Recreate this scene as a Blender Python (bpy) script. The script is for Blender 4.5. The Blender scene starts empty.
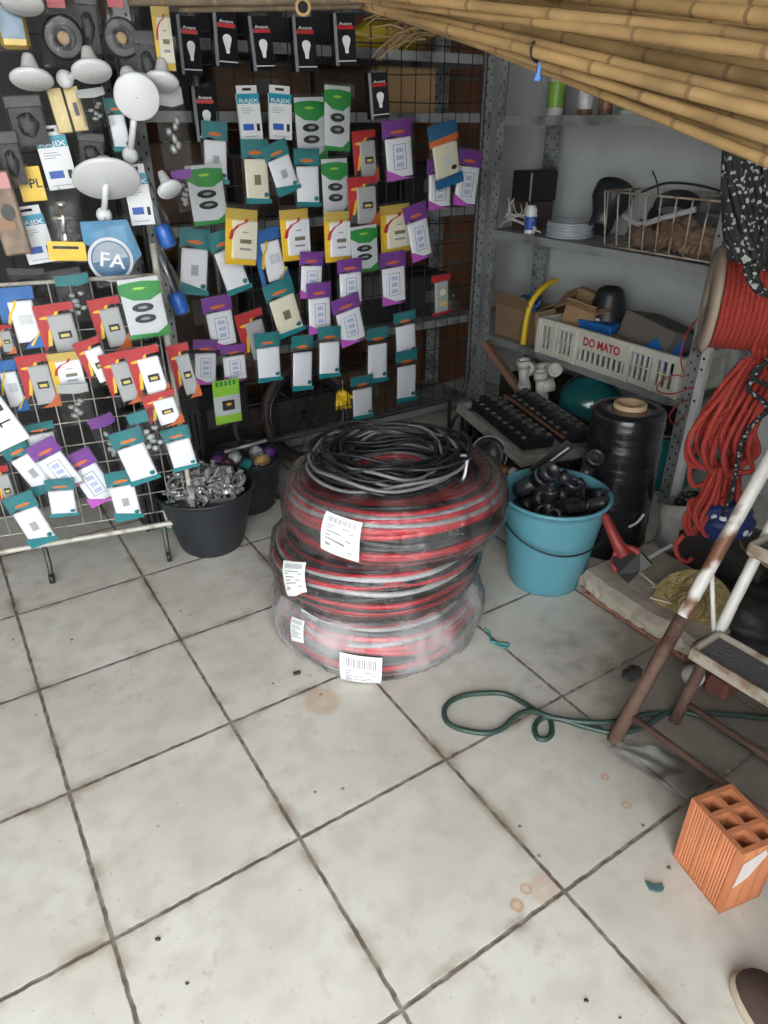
import bpy, math, random
from mathutils import Vector, Matrix, Euler, noise
R = math.radians
rnd = random.Random(7)
scene = bpy.context.scene
col = scene.collection

# ------------------------------------------------------------------ camera maths (metres; camera at the origin, 1.4 m up)
FPX, TILE = 694.0, 0.41
CAMZ, PITCH, GRID = 3.419 * TILE, R(-29.25), R(32.755)
CP, SP = math.cos(PITCH), math.sin(PITCH)
EYE = Vector((0, 0, CAMZ))
U = Vector((math.cos(GRID), math.sin(GRID), 0))      # along the back wall
V = Vector((-math.sin(GRID), math.cos(GRID), 0))     # into the shop
Z = Vector((0, 0, 1))
def W(u, v, z=0): return U * u + V * v + Z * z
def ray(x, y):
    a, b = (x - 384) / FPX, (512 - y) / FPX
    return Vector((a, CP - b * SP, SP + b * CP))
def on(x, y, p0, n):
    d = ray(x, y); return EYE + d * ((p0 - EYE).dot(n) / d.dot(n))
def fl(x, y, z=0): return on(x, y, Vector((0, 0, z)), Z)
def dep(x, y, Y): return EYE + ray(x, y) * (Y / ray(x, y).y)

# ------------------------------------------------------------------ materials
def principled(name):
    m = bpy.data.materials.new(name); m.use_nodes = True
    return m, m.node_tree.nodes, m.node_tree.links, m.node_tree.nodes['Principled BSDF']
MATS = {}
def mat(name, c, rough=.5, metal=0, var=.15, vs=12, bump=0, bs=40, spec=None, dirt=None, coat=0, alpha=1, trans=0, stretch=None):
    if name in MATS: return MATS[name]
    m, N, L, B = principled(name)
    B.inputs['Roughness'].default_value = rough; B.inputs['Metallic'].default_value = metal
    if spec is not None: B.inputs['Specular IOR Level'].default_value = spec
    if coat: B.inputs['Coat Weight'].default_value = coat; B.inputs['Coat Roughness'].default_value = .12
    if trans: B.inputs['Transmission Weight'].default_value = trans
    B.inputs['Alpha'].default_value = alpha
    tc = N.new('ShaderNodeTexCoord'); src = tc.outputs['Object']
    if stretch:
        mp = N.new('ShaderNodeMapping'); mp.inputs['Scale'].default_value = stretch
        L.new(src, mp.inputs['Vector']); src = mp.outputs['Vector']
    nz = N.new('ShaderNodeTexNoise'); nz.inputs['Scale'].default_value = vs; nz.inputs['Detail'].default_value = 5
    L.new(src, nz.inputs['Vector'])
    rp = N.new('ShaderNodeValToRGB'); e = rp.color_ramp.elements
    e[0].position, e[1].position = .3, .7
    d = dirt or tuple(x * (1 - var) for x in c)
    e[0].color = (*d, 1); e[1].color = (*c, 1)
    if dirt: e[0].position, e[1].position = .36, .36 + .18 * (1 - var) + .02
    L.new(nz.outputs['Fac'], rp.inputs['Fac']); L.new(rp.outputs['Color'], B.inputs['Base Color'])
    if bump:
        n2 = N.new('ShaderNodeTexNoise'); n2.inputs['Scale'].default_value = bs; n2.inputs['Detail'].default_value = 4
        L.new(src, n2.inputs['Vector'])
        b = N.new('ShaderNodeBump'); b.inputs['Strength'].default_value = bump; b.inputs['Distance'].default_value = .01
        L.new(n2.outputs['Fac'], b.inputs['Height']); L.new(b.outputs['Normal'], B.inputs['Normal'])
    MATS[name] = m; return m
def film_mat(name, haze=.06, gloss=.25, scale=30, strength=.8, tint=(1, 1, 1), rough=.12):
    m = bpy.data.materials.new(name); m.use_nodes = True
    N, L = m.node_tree.nodes, m.node_tree.links; N.clear()
    out = N.new('ShaderNodeOutputMaterial'); tr = N.new('ShaderNodeBsdfTransparent'); tr.inputs['Color'].default_value = (*tint, 1)
    gl = N.new('ShaderNodeBsdfGlossy'); gl.inputs['Roughness'].default_value = rough
    df = N.new('ShaderNodeBsdfDiffuse'); df.inputs['Color'].default_value = (.85, .85, .85, 1)
    tc = N.new('ShaderNodeTexCoord'); nz = N.new('ShaderNodeTexNoise'); nz.inputs['Scale'].default_value = scale; nz.inputs['Detail'].default_value = 3
    nz.inputs['Distortion'].default_value = 1.2
    L.new(tc.outputs['Object'], nz.inputs['Vector'])
    bp = N.new('ShaderNodeBump'); bp.inputs['Strength'].default_value = strength; bp.inputs['Distance'].default_value = .02
    s1 = N.new('ShaderNodeMath'); s1.operation = 'SUBTRACT'; s1.inputs[1].default_value = .5; L.new(nz.outputs['Fac'], s1.inputs[0])
    s2 = N.new('ShaderNodeMath'); s2.operation = 'ABSOLUTE'; L.new(s1.outputs[0], s2.inputs[0])
    L.new(s2.outputs[0], bp.inputs['Height']); L.new(bp.outputs['Normal'], gl.inputs['Normal'])
    fr = N.new('ShaderNodeFresnel'); fr.inputs['IOR'].default_value = 1.45; L.new(bp.outputs['Normal'], fr.inputs['Normal'])
    ml = N.new('ShaderNodeMath'); ml.operation = 'MULTIPLY_ADD'; ml.inputs[1].default_value = .45 + gloss; ml.inputs[2].default_value = 0; ml.use_clamp = True
    L.new(fr.outputs['Fac'], ml.inputs[0])
    m1 = N.new('ShaderNodeMixShader'); L.new(ml.outputs[0], m1.inputs['Fac']); L.new(tr.outputs[0], m1.inputs[1]); L.new(gl.outputs[0], m1.inputs[2])
    hz = N.new('ShaderNodeTexNoise'); hz.inputs['Scale'].default_value = scale * .4; L.new(tc.outputs['Object'], hz.inputs['Vector'])
    mr = N.new('ShaderNodeMapRange'); mr.inputs['From Min'].default_value = .35; mr.inputs['From Max'].default_value = .7; mr.inputs['To Min'].default_value = haze * .2; mr.inputs['To Max'].default_value = haze * 2
    L.new(hz.outputs['Fac'], mr.inputs['Value'])
    m2 = N.new('ShaderNodeMixShader'); L.new(mr.outputs[0], m2.inputs['Fac']); L.new(m1.outputs[0], m2.inputs[1]); L.new(df.outputs[0], m2.inputs[2])
    L.new(m2.outputs[0], out.inputs['Surface'])
    MATS[name] = m; return m
FILM = film_mat('clear_film', .008, .1, 11, .6, rough=.09)
WRAP = film_mat('stretch_wrap', .04, .7, 30, .9, rough=.1)
WRAPH = film_mat('hazy_stretch_wrap', .2, .6, 18, .5)
SHEET = film_mat('plastic_sheet', .12, .3, 14, .6)
WHITE = mat('white_plastic', (.7, .71, .72), .35, var=.04)
GLOSSW = mat('glossy_white_plastic', (.83, .84, .87), .3, var=.03)
CREAM = mat('cream_plastic', (.8, .76, .6), .4, var=.05)
GREYP = mat('grey_plastic', (.42, .43, .43), .4, var=.08)
DARKP = mat('dark_plastic', (.02, .02, .022), .4, var=.3)
TEAL = mat('teal_card', (.012, .22, .24), .3, var=.25, vs=30, bump=.3)
PURPLE = mat('purple_card', (.22, .045, .34), .3, var=.25, vs=30, bump=.3)
PINKP = mat('magenta_card', (.5, .1, .5), .3, var=.2, vs=30)
GREEN = mat('green_card', (.02, .3, .05), .3, var=.25, vs=30, bump=.3)
LIME = mat('lime_card', (.35, .7, .06), .35, var=.15, vs=30)
YELL = mat('yellow_card', (.85, .55, .02), .35, var=.12, vs=30)
RED = mat('red_card', (.55, .02, .025), .3, var=.25, vs=30, bump=.3)
BLUE = mat('blue_card', (.015, .16, .5), .3, var=.25, vs=30, bump=.3)
ORANGE = mat('orange_card', (.75, .17, .02), .4, var=.1)
INK = mat('black_ink', (.012, .012, .014), .5, var=.2)
GINK = mat('grey_ink', (.3, .32, .36), .5, var=.1)
BINK = mat('blue_ink', (.03, .1, .42), .5, var=.1)
PALE = mat('pale_card', (.62, .64, .66), .45, var=.06)
BLACKCARD = mat('black_card', (.012, .012, .016), .25, var=.3)
RACKB = mat('black_painted_wire', (.02, .02, .022), .5, .3, var=.4)
RACKW = mat('cream_painted_wire', (.52, .5, .44), .45, .1, var=.3, vs=20, dirt=(.3, .25, .18))
STEEL = mat('grey_painted_steel', (.31, .325, .315), .55, .25, var=.25, vs=8, dirt=(.13, .14, .135))
HOLE = mat('bolt_hole_black', (.008, .008, .008), .9)
CHROME = mat('galvanised_wire', (.5, .5, .5), .35, .9, var=.2)
CARDB = mat('brown_cardboard', (.36, .22, .11), .8, var=.2, vs=8, bump=.1)

# ------------------------------------------------------------------ mesh builder
class MB:
    def __init__(s): s.v, s.f, s.m, s.sm = [], [], [], []
    def add(s, vs, fs, mi=0, smooth=False, M=None):
        o = len(s.v)
        s.v += [tuple((M @ Vector(p)) if M else p) for p in vs]
        for f in fs: s.f.append(tuple(i + o for i in f)); s.m.append(mi); s.sm.append(smooth)
        return s
    def box(s, c, d, mi=0, M=None, bev=0):
        x, y, z = [q / 2 for q in d]; cx, cy, cz = c
        if bev <= 0:
            vs = [(cx + a * x, cy + b * y, cz + e * z) for a in (-1, 1) for b in (-1, 1) for e in (-1, 1)]
            return s.add(vs, [(0, 1, 3, 2), (4, 6, 7, 5), (0, 4, 5, 1), (2, 3, 7, 6), (0, 2, 6, 4), (1, 5, 7, 3)], mi, M=M)
        b = min(bev, x * .9, y * .9, z * .9); vs = []; fs = []
        # chamfered box: each corner gives three vertices
        idx = {}
        for a in (-1, 1):
            for e in (-1, 1):
                for g in (-1, 1):
                    for k, p in enumerate(((a * x, e * (y - b), g * (z - b)), (a * (x - b), e * y, g * (z - b)), (a * (x - b), e * (y - b), g * z))):
                        idx[a, e, g, k] = len(vs); vs.append((cx + p[0], cy + p[1], cz + p[2]))
        for a in (-1, 1):
            q = [(-1, -1), (1, -1), (1, 1), (-1, 1)]
            fs.append([idx[a, i, j, 0] for i, j in q]); fs.append([idx[i, a, j, 1] for i, j in q]); fs.append([idx[i, j, a, 2] for i, j in q])
            for e in (-1, 1):
                fs.append([idx[a, e, -1, 0], idx[a, e, 1, 0], idx[a, e, 1, 1], idx[a, e, -1, 1]])
                fs.append([idx[a, -1, e, 0], idx[a, 1, e, 0], idx[a, 1, e, 2], idx[a, -1, e, 2]])
                fs.append([idx[-1, a, e, 1], idx[1, a, e, 1], idx[1, a, e, 2], idx[-1, a, e, 2]])
                for g in (-1, 1): fs.append([idx[a, e, g, k] for k in range(3)])
        return s.add(vs, fs, mi, M=M)
    def tube(s, pts, r, seg=8, mi=0, closed=False, cap=True, smooth=True, M=None):
        P = [Vector(p) for p in pts]; n = len(P); vs, fs = [], []
        rr = r if hasattr(r, '__len__') else [r] * n
        t0 = (P[1] - P[0]).normalized()
        nrm = t0.orthogonal().normalized()
        for i in range(n):
            if closed: t = P[(i + 1) % n] - P[i - 1]
            else: t = P[min(i + 1, n - 1)] - P[max(i - 1, 0)]
            if t.length < 1e-9: t = t0
            t = t.normalized()
            nrm = nrm - t * nrm.dot(t)
            nrm = nrm.normalized() if nrm.length > 1e-6 else t.orthogonal().normalized()
            bn = t.cross(nrm)
            for k in range(seg):
                a = 2 * math.pi * k / seg
                vs.append(P[i] + (nrm * math.cos(a) + bn * math.sin(a)) * rr[i])
        for i in range(n if closed else n - 1):
            j = (i + 1) % n
            for k in range(seg):
                q = (k + 1) % seg
                fs.append((i * seg + k, i * seg + q, j * seg + q, j * seg + k))
        s.add(vs, fs, mi, smooth, M)
        if cap and not closed:
            o = len(s.v) - len(vs)
            s.f.append(tuple(o + k for k in range(seg - 1, -1, -1))); s.m.append(mi); s.sm.append(False)
            s.f.append(tuple(o + (n - 1) * seg + k for k in range(seg))); s.m.append(mi); s.sm.append(False)
        return s
    def rod(s, a, b, r, seg=8, mi=0, r2=None, M=None):
        return s.tube([a, b], [r, r if r2 is None else r2], seg, mi, M=M)
    def lathe(s, prof, seg=32, mi=0, M=None, smooth=True, c=(0, 0, 0), close=False):
        vs, fs = [], []
        n = len(prof)
        for r, z in prof:
            for k in range(seg):
                a = 2 * math.pi * k / seg; vs.append((c[0] + max(r, 1e-4) * math.cos(a), c[1] + max(r, 1e-4) * math.sin(a), c[2] + z))
        for i in range(n if close else n - 1):
            j = (i + 1) % n
            for k in range(seg):
                q = (k + 1) % seg; fs.append((i * seg + k, i * seg + q, j * seg + q, j * seg + k))
        return s.add(vs, fs, mi, smooth, M)
    def prism(s, poly, y0, y1, mi=0, M=None):      # polygon in x,z; thickness along y (y0 = front, smaller)
        n = len(poly)
        vs = [(x, y0, z) for x, z in poly] + [(x, y1, z) for x, z in poly]
        fs = [tuple(range(n)), tuple(range(2 * n - 1, n - 1, -1))] + [(i, i + n, (i + 1) % n + n, (i + 1) % n) for i in range(n)]
        return s.add(vs, fs, mi, M=M)
    def grid(s, f, nu, nv, mi=0, smooth=True, cu=False, cv=False, M=None):
        vs = [f(i / (nu if cu else nu - 1), j / (nv if cv else nv - 1)) for i in range(nu) for j in range(nv)]
        fs = []
        for i in range(nu if cu else nu - 1):
            for j in range(nv if cv else nv - 1):
                a, b = (i + 1) % nu, (j + 1) % nv
                fs.append((i * nv + j, a * nv + j, a * nv + b, i * nv + b))
        return s.add(vs, fs, mi, smooth, M)
    def blob(s, c, r, mi=0, nu=20, nv=12, amp=.15, fr=3, seed=0, M=None):
        rx, ry, rz = r
        def f(a, b):
            t, p = a * 2 * math.pi, (b - .5) * math.pi * .998
            d = Vector((math.cos(p) * math.cos(t), math.cos(p) * math.sin(t), math.sin(p)))
            k = 1 + amp * noise.noise(d * fr + Vector((seed * 7.1, seed * 3.3, 0)))
            return (c[0] + d.x * rx * k, c[1] + d.y * ry * k, c[2] + d.z * rz * k)
        return s.grid(f, nu, nv, mi, True, cu=True, M=M)
    def build(s, name, mats, parent=None, loc=None, rot=None):
        me = bpy.data.meshes.new(name); me.from_pydata(s.v, [], s.f)
        for m in (mats if isinstance(mats, (list, tuple)) else [mats]): me.materials.append(m)
        me.polygons.foreach_set('material_index', s.m); me.polygons.foreach_set('use_smooth', s.sm)
        me.update()
        o = bpy.data.objects.new(name, me); col.objects.link(o)
        if parent: o.parent = parent; KID.setdefault(parent.name, []).append(o)
        if loc is not None: o.location = loc
        if rot is not None: o.rotation_euler = rot
        return o
def tag(o, label=None, cat=None, group=None, kind=None):
    if label: o['label'] = label
    if cat: o['category'] = cat
    if group: o['group'] = group
    if kind: o['kind'] = kind
    return o
def empty(name, loc, label, cat, group=None, rz=0, rot=None):
    o = bpy.data.objects.new(name, None); col.objects.link(o); o.empty_display_size = .05
    o.location = loc; o.rotation_euler = rot if rot is not None else (0, 0, rz)
    return tag(o, label, cat, group)

KID = {}
def copy_tree(o, parent=None):
    c = o.copy(); col.objects.link(c)
    if parent: c.parent = parent
    for ch in list(KID.get(o.name, ())): KID.setdefault(c.name, []).append(copy_tree(ch, c))
    return c
def frame(x, y, z, o=(0, 0, 0)):                # matrix from three axes
    M = Matrix((x, y, z)).transposed().to_4x4(); M.translation = Vector(o); return M
def curve(pts, n=8, closed=False):               # Catmull-Rom
    P = [Vector(p) for p in pts]; k = len(P); out = []
    for i in range(k if closed else k - 1):
        if closed: a, b, c, d = P[i - 1], P[i], P[(i + 1) % k], P[(i + 2) % k]
        else: a, b, c, d = P[max(i - 1, 0)], P[i], P[i + 1], P[min(i + 2, k - 1)]
        for j in range(n):
            t = j / n
            out.append(.5 * ((2 * b) + (c - a) * t + (2 * a - 5 * b + 4 * c - d) * t * t + (3 * b - a - 3 * c + d) * t ** 3))
    if not closed: out.append(P[-1])
    return out
TXT = {}
def text(s, bold=.012):                                      # flat lettering, centred, cap height about 1
    if s not in TXT:
        cu = bpy.data.curves.new('t', 'FONT'); cu.body = s; cu.align_x = 'CENTER'; cu.align_y = 'CENTER'; cu.resolution_u = 3; cu.offset = bold
        o = bpy.data.objects.new('t', cu); col.objects.link(o)
        me = o.evaluated_get(bpy.context.evaluated_depsgraph_get()).to_mesh()
        vs = [(v.co.x / .7, 0, v.co.y / .7) for v in me.vertices]; fs = [tuple(p.vertices) for p in me.polygons]
        w = max(v[0] for v in vs) - min(v[0] for v in vs)
        bpy.data.objects.remove(o); bpy.data.curves.remove(cu)
        TXT[s] = (vs, fs, w)
    return TXT[s]
def put_text(mb, s, cx, cz, w, h, y, mi=0, rot=0, bold=.012):
    vs, fs, tw = text(s, bold); c, k = math.cos(rot), math.sin(rot)
    out = []
    for x, _, z in vs:
        x, z = x * w / tw, z * h
        out.append((cx + x * c - z * k, y, cz + x * k + z * c))
    mb.add(out, fs, mi)
def ell(cx, cz, rx, rz, n=14): return [(cx + rx * math.cos(2 * math.pi * i / n), cz + rz * math.sin(2 * math.pi * i / n)) for i in range(n)]
def rect(x0, z0, x1, z1): return [(x0, z0), (x1, z0), (x1, z1), (x0, z1)]
def strip(pts, w): return [(x - w, z) for x, z in pts] + [(x + w, z) for x, z in reversed(pts)]

# ================================================================== THE SETTING
def floor_material():
    m, N, L, B = principled('ceramic_floor_tiles')
    def math_(op, a, b=None, c=None, clamp=False):
        n = N.new('ShaderNodeMath'); n.operation = op; n.use_clamp = clamp
        for i, x in enumerate((a, b, c)):
            if x is None: continue
            if isinstance(x, (int, float)): n.inputs[i].default_value = x
            else: L.new(x, n.inputs[i])
        return n.outputs[0]
    def noise_(scale, det=4, vec=None):
        n = N.new('ShaderNodeTexNoise'); n.inputs['Scale'].default_value = scale; n.inputs['Detail'].default_value = det
        L.new(vec or tc.outputs['Object'], n.inputs['Vector']); return n.outputs['Fac']
    def mix(f, a, b):
        n = N.new('ShaderNodeMix'); n.data_type = 'RGBA'
        if isinstance(f, float): n.inputs[0].default_value = f
        else: L.new(f, n.inputs[0])
        for i, x in ((6, a), (7, b)):
            if isinstance(x, tuple): n.inputs[i].default_value = (*x, 1)
            else: L.new(x, n.inputs[i])
        return n.outputs[2]
    def smooth(v, a, b, to0=0, to1=1):
        n = N.new('ShaderNodeMapRange'); n.interpolation_type = 'SMOOTHSTEP'
        L.new(v, n.inputs['Value'])
        for k, x in zip(('From Min', 'From Max', 'To Min', 'To Max'), (a, b, to0, to1)): n.inputs[k].default_value = x
        return n.outputs[0]
    tc = N.new('ShaderNodeTexCoord')
    sp = N.new('ShaderNodeSeparateXYZ'); L.new(tc.outputs['Object'], sp.inputs[0])
    wob = math_('MULTIPLY_ADD', noise_(38, 5), .016, -.008)
    x = math_('ADD', math_('MULTIPLY_ADD', sp.outputs[0], 1 / TILE, .0649 + 20), wob)
    y = math_('ADD', math_('MULTIPLY_ADD', sp.outputs[1], 1 / TILE, -.306 + 20), wob)
    def edge(q):
        f = math_('FRACT', q); return math_('MULTIPLY', math_('MINIMUM', f, math_('SUBTRACT', 1.0, f)), TILE)
    ex, ey = edge(x), edge(y)
    d = math_('MINIMUM', ex, ey)
    cb = N.new('ShaderNodeCombineXYZ'); L.new(math_('FLOOR', x), cb.inputs[0]); L.new(math_('FLOOR', y), cb.inputs[1])
    wn = N.new('ShaderNodeTexWhiteNoise'); wn.noise_dimensions = '2D'; L.new(cb.outputs[0], wn.inputs['Vector'])
    big, midn, fine = noise_(3.2, 6), noise_(14, 6), noise_(120, 3)
    c = mix(smooth(big, .35, .65), (.6, .57, .5), (.685, .66, .595))
    c = mix(smooth(midn, .4, .72, 0, .6), c, (.5, .47, .4))
    c = mix(math_('MULTIPLY', wn.outputs['Value'], .14), c, (.42, .41, .37))
    c = mix(smooth(fine, .66, .74, 0, .5), c, (.24, .2, .15))
    # scuffs and mud specks
    vo = N.new('ShaderNodeTexVoronoi'); vo.inputs['Scale'].default_value = 17; L.new(tc.outputs['Object'], vo.inputs['Vector'])
    c = mix(math_('MULTIPLY', smooth(vo.outputs['Distance'], .05, .1, 1, 0), smooth(noise_(2.3, 3), .5, .62)), c, (.17, .13, .095))
    c = mix(math_('MULTIPLY', smooth(noise_(26, 6), .56, .7), smooth(noise_(1.7, 3), .45, .62, 0, .38)), c, (.36, .28, .19))
    # brown mud against the joints
    halo = math_('MULTIPLY', smooth(d, .003, .03, 1, 0), smooth(noise_(7, 5), .44, .7))
    c = mix(math_('MULTIPLY', halo, .75), c, (.27, .19, .12))
    # darker brown patch on the tiles below the slab and ladder
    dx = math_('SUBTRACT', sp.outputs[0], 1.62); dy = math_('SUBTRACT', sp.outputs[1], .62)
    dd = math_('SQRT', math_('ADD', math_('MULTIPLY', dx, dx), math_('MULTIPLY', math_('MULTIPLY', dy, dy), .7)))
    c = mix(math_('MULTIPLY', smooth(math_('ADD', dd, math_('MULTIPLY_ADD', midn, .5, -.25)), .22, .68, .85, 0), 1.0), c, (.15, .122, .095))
    # rust rings left by cans
    def stain(px, py, r, w, k):
        nonlocal c
        p = fl(px, py); a, b = p.dot(U), p.dot(V)
        q = math_('SQRT', math_('ADD', math_('POWER', math_('SUBTRACT', sp.outputs[0], a), 2.0), math_('POWER', math_('SUBTRACT', sp.outputs[1], b), 2.0)))
        q = math_('ADD', q, math_('MULTIPLY_ADD', noise_(90, 2), .006, -.003))
        ringm = smooth(math_('ABSOLUTE', math_('SUBTRACT', q, r)), w * .3, w, k, 0)
        fill = smooth(q, r * .4, r * 1.25, k * .45, 0)
        c = mix(math_('MAXIMUM', ringm, fill), c, (.5, .23, .06))
    for a in ((517, 905, .011, .006, .6), (526, 889, .01, .005, .5), (605, 777, .008, .004, .65), (627, 805, .009, .004, .55), (545, 890, .02, .02, .3), (322, 702, .03, .03, .35)): stain(*a)
    g = smooth(d, .003, .0058, 1, 0)
    gc = mix(smooth(noise_(30, 4), .4, .65), (.13, .105, .085), (.27, .235, .2))
    c = mix(g, c, gc)
    L.new(c, B.inputs['Base Color'])
    L.new(smooth(midn, .3, .7, .38, .62), B.inputs['Roughness']); B.inputs['Specular IOR Level'].default_value = .35
    h = math_('ADD', math_('MULTIPLY', smooth(d, .001, .007), .6), math_('MULTIPLY_ADD', midn, .25, math_('MULTIPLY', noise_(45, 4), .12)))
    bp = N.new('ShaderNodeBump'); bp.inputs['Strength'].default_value = .35; bp.inputs['Distance'].default_value = .006
    L.new(h, bp.inputs['Height']); L.new(bp.outputs['Normal'], B.inputs['Normal'])
    return m
def brick_wall_material():
    m, N, L, B = principled('bare_brick_wall')
    tc = N.new('ShaderNodeTexCoord'); mp = N.new('ShaderNodeMapping'); mp.inputs['Rotation'].default_value = (R(90), 0, 0)
    L.new(tc.outputs['Object'], mp.inputs['Vector'])
    b = N.new('ShaderNodeTexBrick'); b.inputs['Scale'].default_value = 1; b.inputs['Brick Width'].default_value = .26; b.inputs['Row Height'].default_value = .15
    b.inputs['Mortar Size'].default_value = .01; b.inputs['Color1'].default_value = (.2, .08, .038, 1); b.inputs['Color2'].default_value = (.15, .06, .03, 1); b.inputs['Mortar'].default_value = (.12, .1, .08, 1)
    L.new(mp.outputs[0], b.inputs['Vector']); L.new(b.outputs['Color'], B.inputs['Base Color']); B.inputs['Roughness'].default_value = .9
    return m
PLASTER = mat('white_plaster', (.6, .62, .62), .8, var=.18, vs=4, bump=.3, bs=12)
SOFFIT = mat('dark_roof_boards', (.12, .09, .065), .85, var=.3, vs=6)
U0, U1, V0, V1, ZC = -2.6, 2.80, -.5, 3.3, 2.6
def setting(name, d, c, m):
    b = MB().box((0, 0, 0), d); o = b.build(name, m, None, W(*c), (0, 0, GRID)); tag(o, kind='structure'); return o
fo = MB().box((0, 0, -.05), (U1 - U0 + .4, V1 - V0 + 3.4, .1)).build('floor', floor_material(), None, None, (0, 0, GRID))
# the floor's object origin sits at the camera's foot so the tile pattern keeps its place
for v in fo.data.vertices: v.co.x += (U0 + U1) / 2; v.co.y += (V0 + V1) / 2 - 1.5
tag(fo, kind='structure')
setting('wall_back', (U1 - U0 + .4, .12, ZC), ((U0 + U1) / 2, V1 + .06, ZC / 2), brick_wall_material())
setting('wall_right', (.12, V1 - V0, ZC), (U1 + .06, (V0 + V1) / 2, ZC / 2), PLASTER)
setting('wall_left', (.12, V1 - V0, ZC), (U0 - .06, (V0 + V1) / 2, ZC / 2), PLASTER)
setting("wall_front", (U1 - .6, .12, ZC), ((U1 + .6) / 2, V0 - .06, ZC / 2), PLASTER)  # unseen wall; its opening is sized to dim the right side
setting('ceiling', (U1 - U0 + .4, V1 - V0 + .2, .1), ((U0 + U1) / 2, (V0 + V1) / 2, ZC + .05), SOFFIT)

# ================================================================== PACKETS
def film(parent, t=.014, seed=0):
    mb = MB(); nx, nz = 9, 15
    def f(side):
        def g(a, b):
            x, z = a - .5, b - .5
            e = (1 - (2 * x) ** 4) * (1 - (2 * z) ** 6)
            n = noise.noise(Vector((x * 5 + seed * 3, z * 9, seed)))
            return (x * (1.08 + .05 * n), side * (t * e * (1 + .35 * n)) - .002, z * 1.07 + .03 * noise.noise(Vector((x * 7, seed, z * 3))))
        return g
    mb.grid(f(-1), nx, nz); mb.grid(f(.35), nx, nz)
    return mb.build('bag', FILM, parent)
def part(parent, name, polys, y0, y1, m):
    mb = MB()
    for p in polys: mb.prism(p, y0, y1)
    return mb.build(name, m, parent)
def plate(parent, x0, z0, x1, z1, m, y=-.0105, name='switch_plate'):
    mb = MB()
    c, d = .03, .014
    o = [(x0 + c, z0), (x1 - c, z0), (x1, z0 + d), (x1, z1 - d), (x1 - c, z1), (x0 + c, z1), (x0, z1 - d), (x0, z0 + d)]
    i = [(x0 + (x1 - x0) * .05 if a < (x0 + x1) / 2 else x1 - (x1 - x0) * .05, z0 + (z1 - z0) * .03 if b < (z0 + z1) / 2 else z1 - (z1 - z0) * .03) for a, b in o]
    n = len(o); vs = [(a, -.001, b) for a, b in o] + [(a, y + .003, b) for a, b in o] + [(a * 1.0, y, b) for a, b in i]
    fs = [(k, (k + 1) % n, (k + 1) % n + n, k + n) for k in range(n)] + [(k + n, (k + 1) % n + n, (k + 1) % n + 2 * n, k + 2 * n) for k in range(n)] + [tuple(range(2 * n, 3 * n)), tuple(range(n - 1, -1, -1))]
    mb.add(vs, fs)
    return mb.build(name, m, parent)
WAVE = [(.5, .2), (.25, .18), (0, .22), (-.25, .25), (-.5, .2)]
PROTO = {}
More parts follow.
